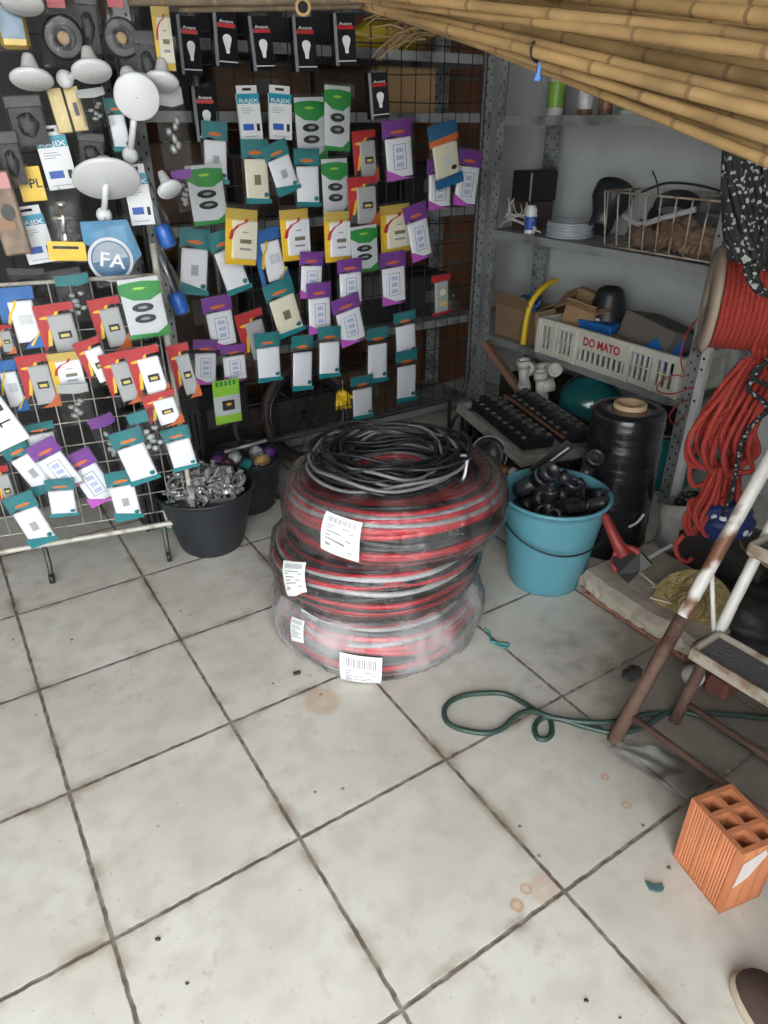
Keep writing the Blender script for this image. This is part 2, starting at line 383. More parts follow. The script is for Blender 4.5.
def proto(kind):
    if kind in PROTO: return PROTO[kind]
    base = kind.split('-')[0]; var = kind.split('-')[1] if '-' in kind else ''
    nm = {'bulb': 'bulb_box', 'rajix': 'hanging_card', 'green': 'socket_packet', 'lime': 'socket_packet', 'clear': 'hardware_packet'}.get(base, 'switch_packet')
    r = bpy.data.objects.new(nm, None); col.objects.link(r); r.empty_display_size = .02
    if base == 'bulb':
        mb = MB().box((0, .006, 0), (1, .028, 1)); mb.build('box', BLACKCARD, r)
        part(r, 'glare_edge', [rect(-.5, -.5, -.36, .5)], -.0092, -.008, mat('glare_silver', (.45, .47, .5), .15, .5, var=.2, vs=20))  # silver plastic glare put into the colour of the left edge
        part(r, 'brand_strip', [rect(-.34, .2, .42, .27)], -.0092, -.008, RED)
        mb = MB(); put_text(mb, 'Avant', .05, .305, .62, .055, -.0088); mb.build('lettering', WHITE, r)
        bulb = [(.05 + .19 * math.cos(a), .0 + .085 * math.sin(a)) for a in [R(-20 + 220 * i / 12) for i in range(13)]] + [(-.03, -.18), (-.03, -.235), (0, -.26), (.1, -.26), (.13, -.235), (.13, -.18)]
        part(r, 'bulb_picture', [bulb], -.0096, -.008, GLOSSW)
        part(r, 'base_line', [rect(-.36, -.42, .48, -.4)], -.0092, -.008, WHITE)
        part(r, 'hanging_tab', [rect(-.4, .5, .4, .56)], -.004, -.003, FILM)
    elif base == 'rajix':
        hole = ell(0, .43, .17, .02)
        mb = MB().prism([(-.5, .35), (.5, .35), (.5, -.5), (-.5, -.5)], -.006, .006)
        for p in (rect(-.46, .35, .46, .405), rect(-.46, .455, .46, .5), rect(-.46, .405, -.2, .455), rect(.2, .405, .46, .455)): mb.prism(p, -.001, .001)
        mb.build('card', WHITE, r)
        part(r, 'brand_band', [rect(-.5, .17, .5, .35)], -.0068, -.005, mat('card_teal', (.02, .28, .4) if var == 'b' else (.03, .25, .28), .4, var=.1))
        mb = MB(); put_text(mb, 'RAJIX', 0, .22, .86, .075, -.0072); mb.build('lettering', WHITE, r)
        part(r, 'size_badge', [rect(-.36, -.32, .12, -.2)], -.0068, -.005, BINK)
        part(r, 'symbol', [rect(.26, -.34, .4, -.2)], -.0068, -.005, INK)
        part(r, 'small_print', [rect(-.36, z, x, z + .012) for z, x in ((.08, .1), (.04, .2), (-.0, 0), (-.44, .3))], -.0068, -.005, GINK)
    else:
        film(r, seed=len(PROTO))
        top = .5
        if base in ('teal', 'purple', 'violet'):
            H, F = (TEAL, TEAL) if base == 'teal' else (PURPLE, PINKP)
            w = WAVE if var != 'h' else [(.5, .3), (0, .27), (-.5, .3)]
            part(r, 'header_card', [[(-.5, top)] + [(.5, top)] + w], -.004, -.0005, H)
            part(r, 'brand_emblem', [ell(0, .3, .26, .028)], -.0048, -.003, ORANGE)
            body = CREAM if var == 'c' else GLOSSW
            p = plate(r, -.43, -.46, .43, .2, body)
            if var == 's' or var == 'c':
                part(p, 'rocker', [rect(-.12, -.2, .12, -.04)], -.0125, -.009, GREYP if var == 's' else mat('olive_slot', (.2, .18, .1), .5))
            if base != 'teal':
                mbf = MB()
                for q in (rect(-.22, -.33, -.2, .1), rect(.2, -.33, .22, .1), rect(-.22, .09, .22, .1), rect(-.22, -.33, .22, -.32)): mbf.prism(q, -.0114, -.009)
                mbf.build('module_frame', GINK, p)
                for z in (-.0, -.125, -.25):
                    part(p, 'rocker', [rect(-.12, z - .035, .12, z + .04)], -.0122, -.009, mat('pale_blue_rocker', (.5, .56, .75), .4, var=.1))
            part(r, 'footer_card', [[(-.5, -.5), (.45, -.5), (.05, -.46), (-.5, -.3)]] if base != 'teal' else [[(-.5, -.5), (.5, -.5), (.5, -.43), (-.5, -.4 if var != 's' else -.3)]], -.0125, -.0112, F)
            if base == 'teal': part(r, 'seal', [ell(.3, -.36, .09, .04)], -.0125, -.011, TEAL)
        elif base == 'green':
            part(r, 'insert_card', [rect(-.48, -.48, .48, .48)], -.003, -.0005, PALE)
            part(r, 'header_card', [[(-.5, .4), (-.5, .25), (-.2, .14), (.2, .12), (.5, .22), (.5, .4), (.1, .43), (-.3, .42)]], -.005, -.003, GREEN)
            part(r, 'brand_emblem', [ell(-.02, .32, .16, .02)], -.0056, -.004, LIME)
            for z in (.02, -.16):
                o = part(r, 'outlet', [ell(-.02, z, .26, .065)], -.012, -.003, INK)
                part(o, 'outlet_face', [ell(-.02, z + .006, .12, .022)], -.0128, -.011, GINK)
            part(r, 'footer_card', [[(-.5, -.48), (.5, -.48), (.5, -.3), (.2, -.42), (-.5, -.4)]], -.005, -.003, GREEN)
        elif base == 'yellow':
            part(r, 'header_card', [rect(-.5, .28, .5, .46)], -.003, -.0005, mat('pale_yellow_header', (.6, .43, .08), .35, var=.2, vs=20))
            part(r, 'insert_card', [rect(-.5, -.5, .5, .28)], -.003, -.0005, YELL)
            p = plate(r, -.3, -.4, .5, .27, CREAM if var != 'w' else GLOSSW)
            part(r, 'red_swoosh', [strip([(-.36, -.06), (-.3, .08), (-.14, .18), (.1, .24), (.16, .3)], .045)], -.0122, -.003, RED)
            part(p, 'rocker', [rect(-.06, -.12, .3, -.05)], -.0125, -.009, mat('olive_slot', (.2, .18, .1), .5))
            part(p, 'small_print', [rect(-.06, -.24, .3, -.2), rect(0, .06, .2, .08)], -.0112, -.009, GINK)
        elif base == 'red':
            part(r, 'header_card', [rect(-.5, .36, .5, .5)], -.004, -.0005, RED)
            part(r, 'insert_card', [[(-.5, .36), (.02, .36), (-.06, .2), (-.2, .02), (-.3, -.2), (-.5, -.34)]], -.004, -.0005, RED)
            part(r, 'corner_card', [[(.5, -.5), (-.1, -.5), (.2, -.42), (.5, -.2)]], -.0125, -.011, mat('red_orange_card', (.6, .12, .02), .3, var=.5, vs=40))
            part(r, 'yellow_swoosh', [strip([(-.34, -.24), (-.24, .02), (-.08, .2), (.06, .36)], .05)], -.0058, -.003, YELL)
            part(r, 'brand_emblem', [ell(-.22, .27, .2, .028)], -.005, -.003, YELL)
            p = plate(r, -.22, -.44, .42, .3, GLOSSW if var == 'w' else GREYP)
            o = part(p, 'module_window', [rect(-.06, -.13, .28, .0)], -.0125, -.009, INK)
            part(o, 'yellow_rocker', [rect(-.0, -.1, .22, -.045)], -.0132, -.012, mat('yellow_rocker', (.75, .62, .15), .4))
        elif base == 'blue':
            part(r, 'header_card', [rect(-.5, .3, .5, .5)], -.004, -.0005, BLUE)
            part(r, 'insert_card', [[(-.5, .3), (-.1, .3), (-.2, .1), (-.36, -.1), (-.36, -.5), (-.5, -.5)]], -.004, -.0005, BLUE)
            part(r, 'corner_card', [[(.5, -.5), (-.1, -.5), (.15, -.36), (.5, -.22)]], -.0125, -.011, BLUE)
            part(r, 'yellow_swoosh', [strip([(-.36, -.14), (-.24, .08), (-.08, .2), (-.02, .3)], .04), strip([(.1, -.46), (.26, -.34), (.46, -.22)], .04)], -.0128, -.003, YELL)
            p = plate(r, -.24, -.4, .42, .28, GLOSSW)
            part(p, 'rocker', [rect(-.06, -.1, .3, .06)], -.0125, -.009, PALE)
        elif base == 'azure':
            part(r, 'header_card', [[(-.5, .5), (.5, .5), (.5, .3), (-.5, .26)]], -.004, -.0005, mat('azure_card', (.01, .13, .3), .3, var=.25, vs=30))
            part(r, 'orange_band', [[(-.5, .26), (.5, .3), (.5, .2), (-.5, .16)]], -.005, -.0005, ORANGE)
            p = plate(r, -.42, -.34, .42, .18, CREAM)
            part(p, 'rocker', [rect(-.1, -.16, .14, .0)], -.0125, -.009, WHITE)
            part(p, 'seal', [ell(.22, -.22, .1, .04)], -.0115, -.009, INK)
            part(r, 'footer_card', [[(-.5, -.5), (.5, -.5), (.5, -.32), (-.5, -.36)]], -.0125, -.0115, MATS['azure_card'])
        elif base == 'lime':
            part(r, 'header_card', [rect(-.5, .12, .5, .46)], -.004, -.0005, LIME)
            part(r, 'small_print', [rect(x, .34, x + .1, .44) for x in (-.38, -.22, -.06, .1, .26)], -.005, -.003, GREEN)
            part(r, 'insert_card', [rect(-.5, -.3, .5, .12)], -.003, -.0005, PALE)
            o = part(r, 'outlet', [rect(-.2, -.18, .24, .02)], -.013, -.003, INK); part(o, 'outlet_face', [ell(.02, -.05, .1, .03)], -.014, -.012, YELL)
            part(r, 'footer_card', [rect(-.5, -.48, .5, -.3)], -.004, -.0005, LIME)
        elif base == 'bolt':
            for q, n in ((rect(-.5, .34, .5, .5), 'header_card'), (rect(-.5, -.5, .5, -.42), 'footer_card')): part(r, n, [q], -.004, -.0005, RED)
            p = plate(r, -.34, -.42, .34, .34, GREYP)
            part(p, 'module_window', [ell(.02, .08, .16, .08)], -.0125, -.009, CREAM); part(p, 'yellow_rocker', [rect(-.1, -.26, .2, -.14)], -.0125, -.009, MATS['yellow_rocker'] if 'yellow_rocker' in MATS else YELL)
        elif base == 'dark':
            part(r, 'header_card', [rect(-.5, .3, .5, .5)], -.004, -.0005, mat('charcoal_header', (.06, .06, .065), .4, var=.4, vs=20))
            part(r, 'insert_card', [rect(-.46, -.46, .46, .28)], -.003, -.0005, mat('brown_black_card', (.05, .04, .035), .5, var=.6, vs=10))
            mb = MB(); mb.blob((0, -.006, -.06), (.3, .008, .22), 0, 14, 8, .4, 3, 5); mb.build('tool_part', mat('dull_steel_part', (.07, .07, .075), .5, .1, var=.5, vs=14), r)
        elif base == 'clear':
            H = {'t': TEAL, 'p': PURPLE, 'g': GREYP, 'r': RED, 'y': YELL}[var]
            part(r, 'header_card', [[(-.5, .5), (.5, .5), (.5, .3), (.1, .26), (-.5, .3)]], -.004, -.0005, H)
            mb = MB(); q = random.Random(len(PROTO))
            for i in range(9): mb.blob((q.uniform(-.25, .25), -.004, q.uniform(-.38, .12)), (.11, .006, .055), 0, 10, 6, .3, 3, i)
            mb.build('small_fittings', mat('pale_fittings', (.5, .52, .5), .3, .2, var=.3, vs=30), r)
    PROTO[kind] = r
    return r
USED = set()
def place_pack(kind, o, size, rz, tilt, label, cat, group, pitch=0):
    p = proto(kind)
    r = p if kind not in USED else copy_tree(p)
    USED.add(kind)
    r.location = o; r.scale = (size[0], 1, size[1])
    r.rotation_euler = (Matrix.Rotation(rz, 3, 'Z') @ Matrix.Rotation(tilt, 3, 'Y') @ Matrix.Rotation(pitch, 3, 'X')).to_euler()
    tag(r, label, cat, group)
    return r
def hang(rows, p0, nrm, rz, group, rack, base=.03, step=.024):
    """rows: (kind, x, y, w, h, tilt, label); hangs each packet on its own hook in front of the rack plane"""
    done = []
    for i, (kind, x, y, w, h, tilt, label) in enumerate(rows):
        k = 0
        for (a, b, c, d, q) in done:
            if abs(a - x) < (c + w) * .5 + 1 and abs(b - y) < (d + h) * .5 + 1: k = max(k, q + 1)
        k = min(k, 7); done.append((x, y, w, h, k))
        off = base + step * k
        pl = p0 - nrm * off
        t = math.tan(R(tilt))
        c = on(x, y, pl, nrm)
        ww = (on(x + w / 2, y, pl, nrm) - on(x - w / 2, y, pl, nrm)).length
        hh = (on(x, y + h / 2, pl, nrm) - on(x, y - h / 2, pl, nrm)).length
        b = kind.split('-')[0]
        cat = {'bulb': 'bulb box', 'rajix': 'card', 'clear': 'packet'}.get(b, 'packet')
        place_pack(kind, c, (ww, hh), rz, R(tilt), label, cat, group)
        # the hook that carries it
        ax = Vector((math.cos(rz), math.sin(rz), 0)); s = math.sin(R(tilt)); cc = math.cos(R(tilt))
        top = c + (ax * s + Z * cc) * (hh * .47)
        a = top + nrm * off; e = top - nrm * .012
        MB().tube([a, a.lerp(e, .5) + Z * .002, e, e - nrm * .006 + Z * .008], .0018, 6).build('hook', CHROME, rack)

# ================================================================== BLACK DISPLAY RACK (centre) and what hangs on it
VB = 2.6
PB = V * VB
def PT(u, z, off=0): return W(u, VB - off, z)
rk = empty('display_rack', W(1.55, VB, 0), 'black wire display rack covered in hanging packets behind the stacked cable coils', 'rack', None, GRID)
RK = rk.matrix_basis.inverted() if False else (Matrix.Translation(W(1.55, VB, 0)) @ Matrix.Rotation(GRID, 4, 'Z')).inverted()
def L_(p): return RK @ Vector(p)
ua, ub, za, zb = .935, 2.165, .2, 1.75
mb = MB(); c = .07
fr = [PT(ua, za + c), PT(ua + .02, za + .02), PT(ua + c, za), PT(ub - c, za), PT(ub - .02, za + .02), PT(ub, za + c), PT(ub, zb - c), PT(ub - .02, zb - .02), PT(ub - c, zb), PT(ua + c, zb), PT(ua + .02, zb - .02), PT(ua, zb - c)]
mb.tube([L_(p) for p in fr], .0105, 8, closed=True); mb.build('rack_frame', mat('dusty_black_tube', (.07, .07, .07), .5, .2, var=.4, vs=20), rk)
mb = MB()
n = 18
for i in range(1, n):
    u = ua + (ub - ua) * i / n; mb.tube([L_(PT(u, za + k * (zb - za) / 4 , -.004 + .004 * math.sin(i * 2.1 + k))) for k in range(5)], .0022, 6)
for i in range(1, 17):
    z = za + (zb - za) * i / 17; mb.tube([L_(PT(ua + k * (ub - ua) / 6, z + .006 * math.sin(i * 1.7 + k * 1.3))) for k in range(7)], .0022, 6)
mb.build('wire_grid', RACKB, rk)
for u in (ua + .1, ub - .1):
    MB().tube([L_(PT(u, za)), L_(PT(u, .01, .0)), L_(PT(u, .008, .16))], .009, 8).build('leg', RACKB, rk)
NB = V
G1 = 'packets hanging on the black display rack'
B_ROWS = [
 ('bulb', 189, 46, 21, 58, 1, 'black light bulb box hanging at the far left of the top row'),
 ('bulb', 225, 39, 23, 56, 2, 'black light bulb box with painted glare at left, second along the top row'),
 ('bulb', 261, 44, 22, 54, -3, 'black light bulb box with red strip, middle of the top row of five'),
 ('bulb', 304, 45, 22, 54, -2, 'black light bulb box with wide painted glare edge, fourth along the top row'),
 ('bulb', 344, 40, 21, 52, -3, 'black light bulb box hanging at the right end of the top row'),
 ('bulb', 204.5, 114.5, 22, 54, 0, 'black light bulb box left of the two white and teal hang-tab cards'),
 ('bulb', 378, 96, 19, 46, -5, 'small black light bulb box hanging alone below the dried reed tips'),
 ('teal-s', 215, 153, 25, 62, 5, 'teal packet with white switch plate below the lone left bulb box'),
 ('rajix-b', 249, 113, 22, 54, -2, 'white and teal hang-tab card, left one of the close pair under the bulb boxes'),
 ('rajix-b', 280, 113, 22, 54, 3, 'white and teal hang-tab card, right one of the close pair under the bulb boxes'),
 ('green', 310.6, 129, 30, 65, -2, 'green and grey socket packet directly right of the hang-tab card pair'),
 ('green', 337, 119, 26, 68, 3, 'green and grey socket packet hanging highest, with clear top above'),
 ('teal-c', 256, 172, 26, 64, 1, 'teal packet with cream switch plate under the left card of the hang-tab card pair'),
 ('teal-s', 281, 168, 25, 52, -18, 'tilted teal packet under the right card of the hang-tab card pair'),
 ('teal', 307, 178, 25, 58, 1, 'teal packet with plain white plate below the left upper green socket packet'),
 ('green', 335, 188, 26, 60, -1, 'green and grey socket packet hanging just above the right yellow packet'),
 ('red', 365, 157, 23, 52, -5, 'small red packet with grey plate left of the high purple packet'),
 ('red', 363, 202, 29, 50, -2, 'red packet with yellow swoosh just above a green socket packet'),
 ('purple', 398, 150, 29, 60, -6, 'purple packet with white three-switch plate hanging high beside the blue and orange packet'),
 ('purple', 439, 184, 24, 50, -2, 'purple packet half hidden behind the blue and orange packet'),
 ('purple', 467, 178, 24, 56, 6, 'purple packet at the right edge of the rack beside the steel post'),
 ('azure', 445, 155, 28, 64, -12, 'blue and orange packet with cream plate, tilted, in front of purple packets'),
 ('green', 207, 195, 36, 62, -3, 'wide green and grey socket packet near the left edge of the black rack'),
 ('teal-s', 194, 262, 30, 66, 10, 'teal packet leaning clockwise under the wide left green packet'),
 ('teal', 229, 262, 27, 64, -15, 'teal packet leaning anticlockwise beneath the cream and yellow packet'),
 ('blue', 270, 258, 28, 58, -10, 'blue and yellow packet with white plate between two yellow packets'),
 ('yellow', 241, 236, 31, 58, 8, 'yellow packet with cream plate, left and most tilted of the yellow row'),
 ('yellow-w', 295, 234, 28, 53, -1, 'yellow packet with white plate, second in the yellow row'),
 ('yellow-w', 337, 236, 25, 52, 0, 'yellow packet with white plate, third in the yellow row'),
 ('yellow', 395, 228, 29, 50, -3, 'yellow packet with cream plate at the right end of the yellow row'),
 ('green', 364, 249, 27, 48, -3, 'green and white socket packet, lowest of its kind, between yellow packets'),
 ('purple', 418, 232, 22, 56, -13, 'purple packet leaning against the right side of the rightmost yellow packet'),
 ('purple', 311, 275, 23, 46, 5, 'small purple packet under the second yellow packet'),
 ('purple', 350, 282, 24, 46, -1, 'purple packet under the third yellow packet'),
 ('purple', 393, 278, 25, 52, -3, 'purple packet hanging alone under the rightmost yellow packet'),
 ('bolt', 441, 295, 18, 40, -4, 'tiny red and grey packet hanging alone near the steel post'),
 ('purple', 319, 308, 24, 50, 1, 'purple packet tucked below the small purple packet of the second yellow column'),
 ('purple', 349, 320, 27, 48, -12, 'purple packet tilted anticlockwise above the teal packets'),
 ('teal-c', 284, 308, 29, 56, -14, 'tilted teal packet with cream plate and dark slot in the middle of the rack'),
 ('purple', 220, 322, 29, 52, -4, 'purple packet with wide header left of the red and grey tilted packet'),
 ('red', 254, 337, 27, 52, -10, 'red packet with grey plate and dark window tilted beside purple packets'),
 ('purple-h', 234, 363, 25, 36, 0, 'short purple packet just below the wide purple one'),
 ('purple-h', 205, 362, 24, 44, 8, 'purple packet at the lower left edge of the black rack'),
 ('teal', 268, 357, 25, 48, 1, 'teal-footed packet with blank plate behind the tilted red packet'),
 ('teal-h', 302, 363, 21, 54, 4, 'slim teal packet with blank plate, first of the lower teal row'),
 ('teal-h', 329, 352, 22, 50, 3, 'slim teal packet with blank plate, second of the lower teal row'),
 ('teal-h', 377, 355, 21, 54, 1, 'slim teal packet with blank plate, third of the lower teal row'),
 ('teal-h', 405, 334, 21, 44, -4, 'slim teal packet, upper one of the overlapping pair at right'),
 ('teal-h', 406, 376, 20, 50, 0, 'slim teal packet, lower one of the overlapping pair at right'),
 ('teal-h', 362, 397, 21, 42, 0, 'teal packet hanging lowest, above the loose cable coil'),
 ('lime', 227, 401, 26, 46, 1, 'lime green socket packet at the bottom left corner of the black rack'),
]
hang(B_ROWS, PB, NB, GRID, G1, rk)

# ================================================================== CREAM WHEELED RACK (left)
A2 = R(20.5)
D2 = Vector((math.cos(A2), math.sin(A2), 0)); N2 = Vector((-D2.y, D2.x, 0)); P2 = fl(52, 580)
M2 = Matrix.Translation(P2) @ Matrix.Rotation(A2, 4, 'Z')
rw = empty('wheeled_rack', P2, 'cream wire display rack on small castors standing at the left', 'rack', None, A2)
def wire_panel(parent, x0, x1, z0, z1, nx, nz, m, r=.0018, y=0):
    mb = MB()
    for i in range(nx + 1): mb.tube([(x0 + (x1 - x0) * i / nx, y + .003 * math.sin(i * 1.9 + k), z0 + (z1 - z0) * k / 3) for k in range(4)], r, 6)
    for i in range(nz + 1): mb.tube([(x0 + (x1 - x0) * k / 5, y + .003, z0 + (z1 - z0) * i / nz + .004 * math.sin(i * 2 + k)) for k in range(6)], r, 6)
    return mb.build('wire_grid', m, parent)
mb = MB()
mb.tube([(-.62, 0, .3), (-.62, 0, .2), (-.6, 0, .155), (-.55, 0, .145), (.44, 0, .145), (.49, 0, .155), (.51, 0, .2), (.512, 0, 1.09)], .0095, 10)
mb.tube([(-.62, 0, .28), (-.62, 0, 1.0), (.512, 0, 1.0)], .006, 8)
mb.build('rack_frame', RACKW, rw)
wire_panel(rw, -.6, .49, .2, 1.0, 19, 11, RACKW)
for x in (-.5, 0.005, .4):
    o = MB().tube([(x, 0, .145), (x, .0, .06), (x, -.02, .035)], [.009, .009, .007], 8).build('leg', mat('dull_steel_leg', (.12, .12, .12), .5, .5, var=.3), rw)
    MB().tube([(x - .008, -.02, .02), (x + .008, -.02, .02)], .02, 14).build('castor', DARKP, o)
G2 = 'packets hanging on the cream wheeled rack'
L_ROWS = [
 ('clear-t', 77, 298, 34, 46, -4, 'clear packet with teal header and pale fittings at the top of the cream rack'),
 ('blue', 21, 318, 38, 60, -2, 'large blue and yellow packet at the top left of the cream rack'),
 ('red', 60, 331, 40, 54, -4, 'red packet with grey plate, second along the top row of the cream rack'),
 ('red', 110, 324, 32, 52, -6, 'red packet with silver-grey plate left of the green socket packet'),
 ('green', 144, 308, 42, 62, -4, 'large green and white socket packet on the cream rack beside its right pole'),
 ('red', 5, 339, 18, 28, 0, 'sliver of a red packet cut by the left edge, below the blue and yellow one'),
 ('blue', 10, 386, 26, 50, -3, 'blue packet with yellow swoosh in the second row at the left edge'),
 ('red', 39, 381, 34, 52, -2, 'red packet with grey plate in the second row beside the blue packet'),
 ('yellow-w', 67, 371, 32, 40, -2, 'yellow packet with white plate, only yellow one on the cream rack'),
 ('red-w', 96, 362, 28, 46, -15, 'red packet with white plate strongly tilted, right of the yellow packet'),
 ('red', 122, 378, 32, 52, -8, 'red packet with grey plate hanging below the strongly tilted one'),
 ('red-w', 149, 374, 34, 54, -8, 'large red packet with white plate under the green socket packet'),
 ('red', 184, 371, 22, 54, -8, 'narrow red packet sticking out past the right pole of the cream rack'),
 ('red-w', 163, 409, 34, 34, -9, 'short red packet with white plate, lowest of the red ones'),
 ('clear-g', 76, 404, 30, 40, 2, 'clear packet of small pale green fittings under the yellow packet'),
 ('teal-h', 42, 440, 32, 34, -3, 'short teal packet in the middle of the cream rack'),
 ('clear-p', 110, 438, 26, 46, -14, 'clear packet with purple header and small pale fittings'),
 ('clear-t', 152, 433, 34, 48, -13, 'clear packet with teal header of white fittings near the right pole'),
 ('teal-s', 29, 466, 28, 56, -22, 'teal packet with white switch plate leaning, left of the purple pair'),
 ('purple', 56, 465, 32, 52, -22, 'purple packet tilted, upper left one of the purple pair on the cream rack'),
 ('purple', 90, 477, 33, 54, -20, 'purple packet tilted, lower right one of the purple pair on the cream rack'),
 ('teal', 135, 456, 33, 54, -12, 'teal packet with plain white plate, right of the purple pair'),
 ('teal', 180, 448, 28, 42, -8, 'teal packet behind the right pole above the bucket of clamps'),
 ('red', 5, 487, 19, 42, -3, 'red and grey packet cut by the left edge beside leaning teal packets'),
 ('teal', 62, 497, 30, 36, 4, 'white packet with teal foot below the purple pair'),
 ('teal-s', 31, 519, 31, 52, -14, 'teal packet hanging lowest at the bottom left of the cream rack'),
 ('teal-s', 124, 495, 29, 48, -3, 'teal packet with white switch plate hanging lowest on the right of the cream rack'),
]
hang(L_ROWS, P2, N2, A2, G2, rw, .02, .018)
p = on(171, 518, P2, N2) ; 
place_pack('green', on(171, 515, P2 + N2 * .03, N2), (.05, .12), A2, R(-4), 'green-footed white packet low behind the bucket of clamps', 'packet', G2)
# white price board with black lettering at the left edge
bd = MB().box((0, 0, 0), (.105, .012, .2), bev=.003).build('price_board', WHITE, None, on(-7, 417, P2 - N2 * .12, N2))
bd.rotation_euler = (Matrix.Rotation(A2, 3, 'Z') @ Matrix.Rotation(R(-20), 3, 'Y')).to_euler()
tag(bd, 'white card with black lettering leaning at the left edge of the cream rack', 'card')
mb = MB(); put_text(mb, 'E', .022, .02, .028, .04, -.0066, rot=R(90)); put_text(mb, 'T', .022, -.025, .024, .035, -.0066, rot=R(90)); mb.build('lettering', INK, bd)

# ------------------------------------------------------------------ upper panel behind the cream rack
P3 = P2 + N2 * .16
M3 = Matrix.Translation(P3) @ Matrix.Rotation(A2, 4, 'Z')
ru = empty('upper_display_grid', P3, 'dark wire grid hung with bags and white lamps above the cream rack', 'rack', None, A2)
wire_panel(ru, -.75, .5, .95, 1.9, 16, 10, RACKB, .002)
mb = MB().tube([(-.75, 0, .0), (-.75, 0, 1.9), (.5, 0, 1.9), (.5, 0, 0)], .008, 8); mb.build('rack_frame', RACKB, ru)
G3 = 'cards and bags hanging on the upper wire grid'
U_ROWS = [
 ('rajix', 138, 195, 24, 60, -2, 'white and teal hang-tab card half behind the big white lamp disc'),
 ('rajix', 56, 158, 31, 62, -5, 'white and teal hang-tab card hanging left of the big white lamp disc'),
 ('rajix', 34.5, 235, 30, 56, -6, 'white and teal hang-tab card hanging low at the left above the blue and yellow packet'),
 ('teal', 118, 125, 19, 52, -3, 'narrow teal packet behind the upright white lamp'),
 ('clear-g', 95, 108, 28, 38, -8, 'clear packet with small white taps between the white lamps'),
 ('clear-g', 173, 128, 28, 78, -2, 'long crumpled clear bag hanging beside the frame of the black rack'),
 ('clear-p', 185, 190, 20, 40, -6, 'clear packet with purple header beside the wide green socket packet'),
 ('dark', 88, 24, 22, 64, 3, 'dark packet between the two bagged black discs'),
 ('dark', 28, 122, 36, 50, -4, 'dark packet hanging under the leftmost white lamps'),
 ('dark', 148, 62, 24, 60, -2, 'dark packet hanging above the forward-facing white lamp'),
 ('dark', 92, 152, 26, 36, 5, 'dark packet behind the top of the largest white lamp'),
 ('dark', 12, 160, 22, 54, -3, 'dark packet at the left border beside a white hang-tab card'),
 ('dark', 66, 290, 40, 40, -5, 'dark packet low behind the wire top of the cream rack'),
 ('dark', 28, 284, 36, 30, 4, 'dark packet just above the large blue and yellow packet'),
 ('yellow', 163, 36, 18, 70, 0, 'tall yellow packet hanging at the top beside the first bulb box'),
]
hang(U_ROWS, P3, N2, A2, G3, ru, .03, .02)
def upper(x, y, off=.05): return on(x, y, P3 - N2 * off, N2)
RU = Matrix.Rotation(A2, 3, 'Z')
def upp(name, x, y, w, h, tilt, label, cat, off=.05, group=None):
    pl = P3 - N2 * off
    ww = (on(x + w / 2, y, pl, N2) - on(x - w / 2, y, pl, N2)).length; hh = (on(x, y + h / 2, pl, N2) - on(x, y - h / 2, pl, N2)).length
    r = empty(name, on(x, y, pl, N2), label, cat, group, rot=(RU @ Matrix.Rotation(R(tilt), 3, 'Y')).to_euler())
    t = R(tilt); ax = Vector((math.cos(A2), math.sin(A2), 0)); top = r.location + (ax * math.sin(t) + Z * math.cos(t)) * hh * .47
    MB().tube([M3.inverted() @ (top + N2 * off), M3.inverted() @ top, M3.inverted() @ (top - N2 * .006 + Z * .008)], .0018, 6).build('hook', CHROME, ru)
    return r, ww, hh
def pouch(parent, w, h, t=.02, seed=0, m=None):
    mb = MB()
    def f(s):
        def g(a, b):
            x, z = a - .5, b - .5; e = (1 - (2 * x) ** 4) * (1 - (2 * z) ** 4)
            return (x * w, s * t * e * (1 + .5 * noise.noise(Vector((x * 4, z * 6, seed)))), z * h)
        return g
    mb.grid(f(-1), 11, 13); mb.grid(f(.4), 11, 13)
    return mb.build('bag', m or FILM, parent)
# two bags with black round discs
for i, (x, y, w, h, lab) in enumerate(((63, 34, 50, 68, 'clear bag holding a black ribbed disc with tan centre, left of two'), (121, 34, 44, 70, 'clear bag holding a black ribbed disc with tan centre, right of two'))):
    r, a, b = upp('disc_packet', x, y, w, h, 0, lab, 'packet', .03, 'bagged black discs')
    pouch(r, a, b, .03, i)
    mb = MB(); q = min(a, b) * .42
    mb.lathe([(q * .3, -.01), (q * .5, -.016)] + [(q * (.55 + .05 * k), -.016 + (.003 if k % 2 else 0)) for k in range(8)] + [(q, -.012), (q, .0), (q * .3, .0)], 36, M=Matrix.Translation((0, 0, -b * .06)) @ Matrix.Rotation(R(90), 4, 'X') @ Matrix.Scale(-1, 4, (0, 0, 1)))
    d = mb.build('ribbed_disc', DARKP, r)
    MB().lathe([(0, .02), (q * .26, .02), (q * .3, .012), (q * .3, 0)], 20, M=Matrix.Translation((0, 0, -b * .06)) @ Matrix.Rotation(R(90), 4, 'X')).build('hub', mat('tan_hub', (.45, .3, .16), .6), d)
    MB().prism(rect(-a * .2, b * .36, a * .15, b * .47), -.012, -.01).build('header_card', RED, r)
r, a, b = upp('switch_packet', 12, 26, 30, 46, 0, 'packet with blue picture and golden rim at the top left corner', 'packet', .06)
MB().box((0, 0, 0), (a, .02, b), bev=.012).build('golden_rim', mat('golden_card', (.5, .36, .08), .3, .2, var=.2), r)
MB().prism(rect(-a * .4, -b * .28, a * .4, b * .42), -.0125, -.0102).build('blue_picture', mat('steel_blue_card', (.12, .22, .32), .2, var=.4, vs=15), r)
pouch(r, a * 1.1, b * 1.1, .022, 5)
r, a, b = upp('plate_packet', 68, 110, 38, 52, -6, 'packet of two golden metal plates under the white lamps at the left', 'packet', .04)
pouch(r, a, b, .02, 2)
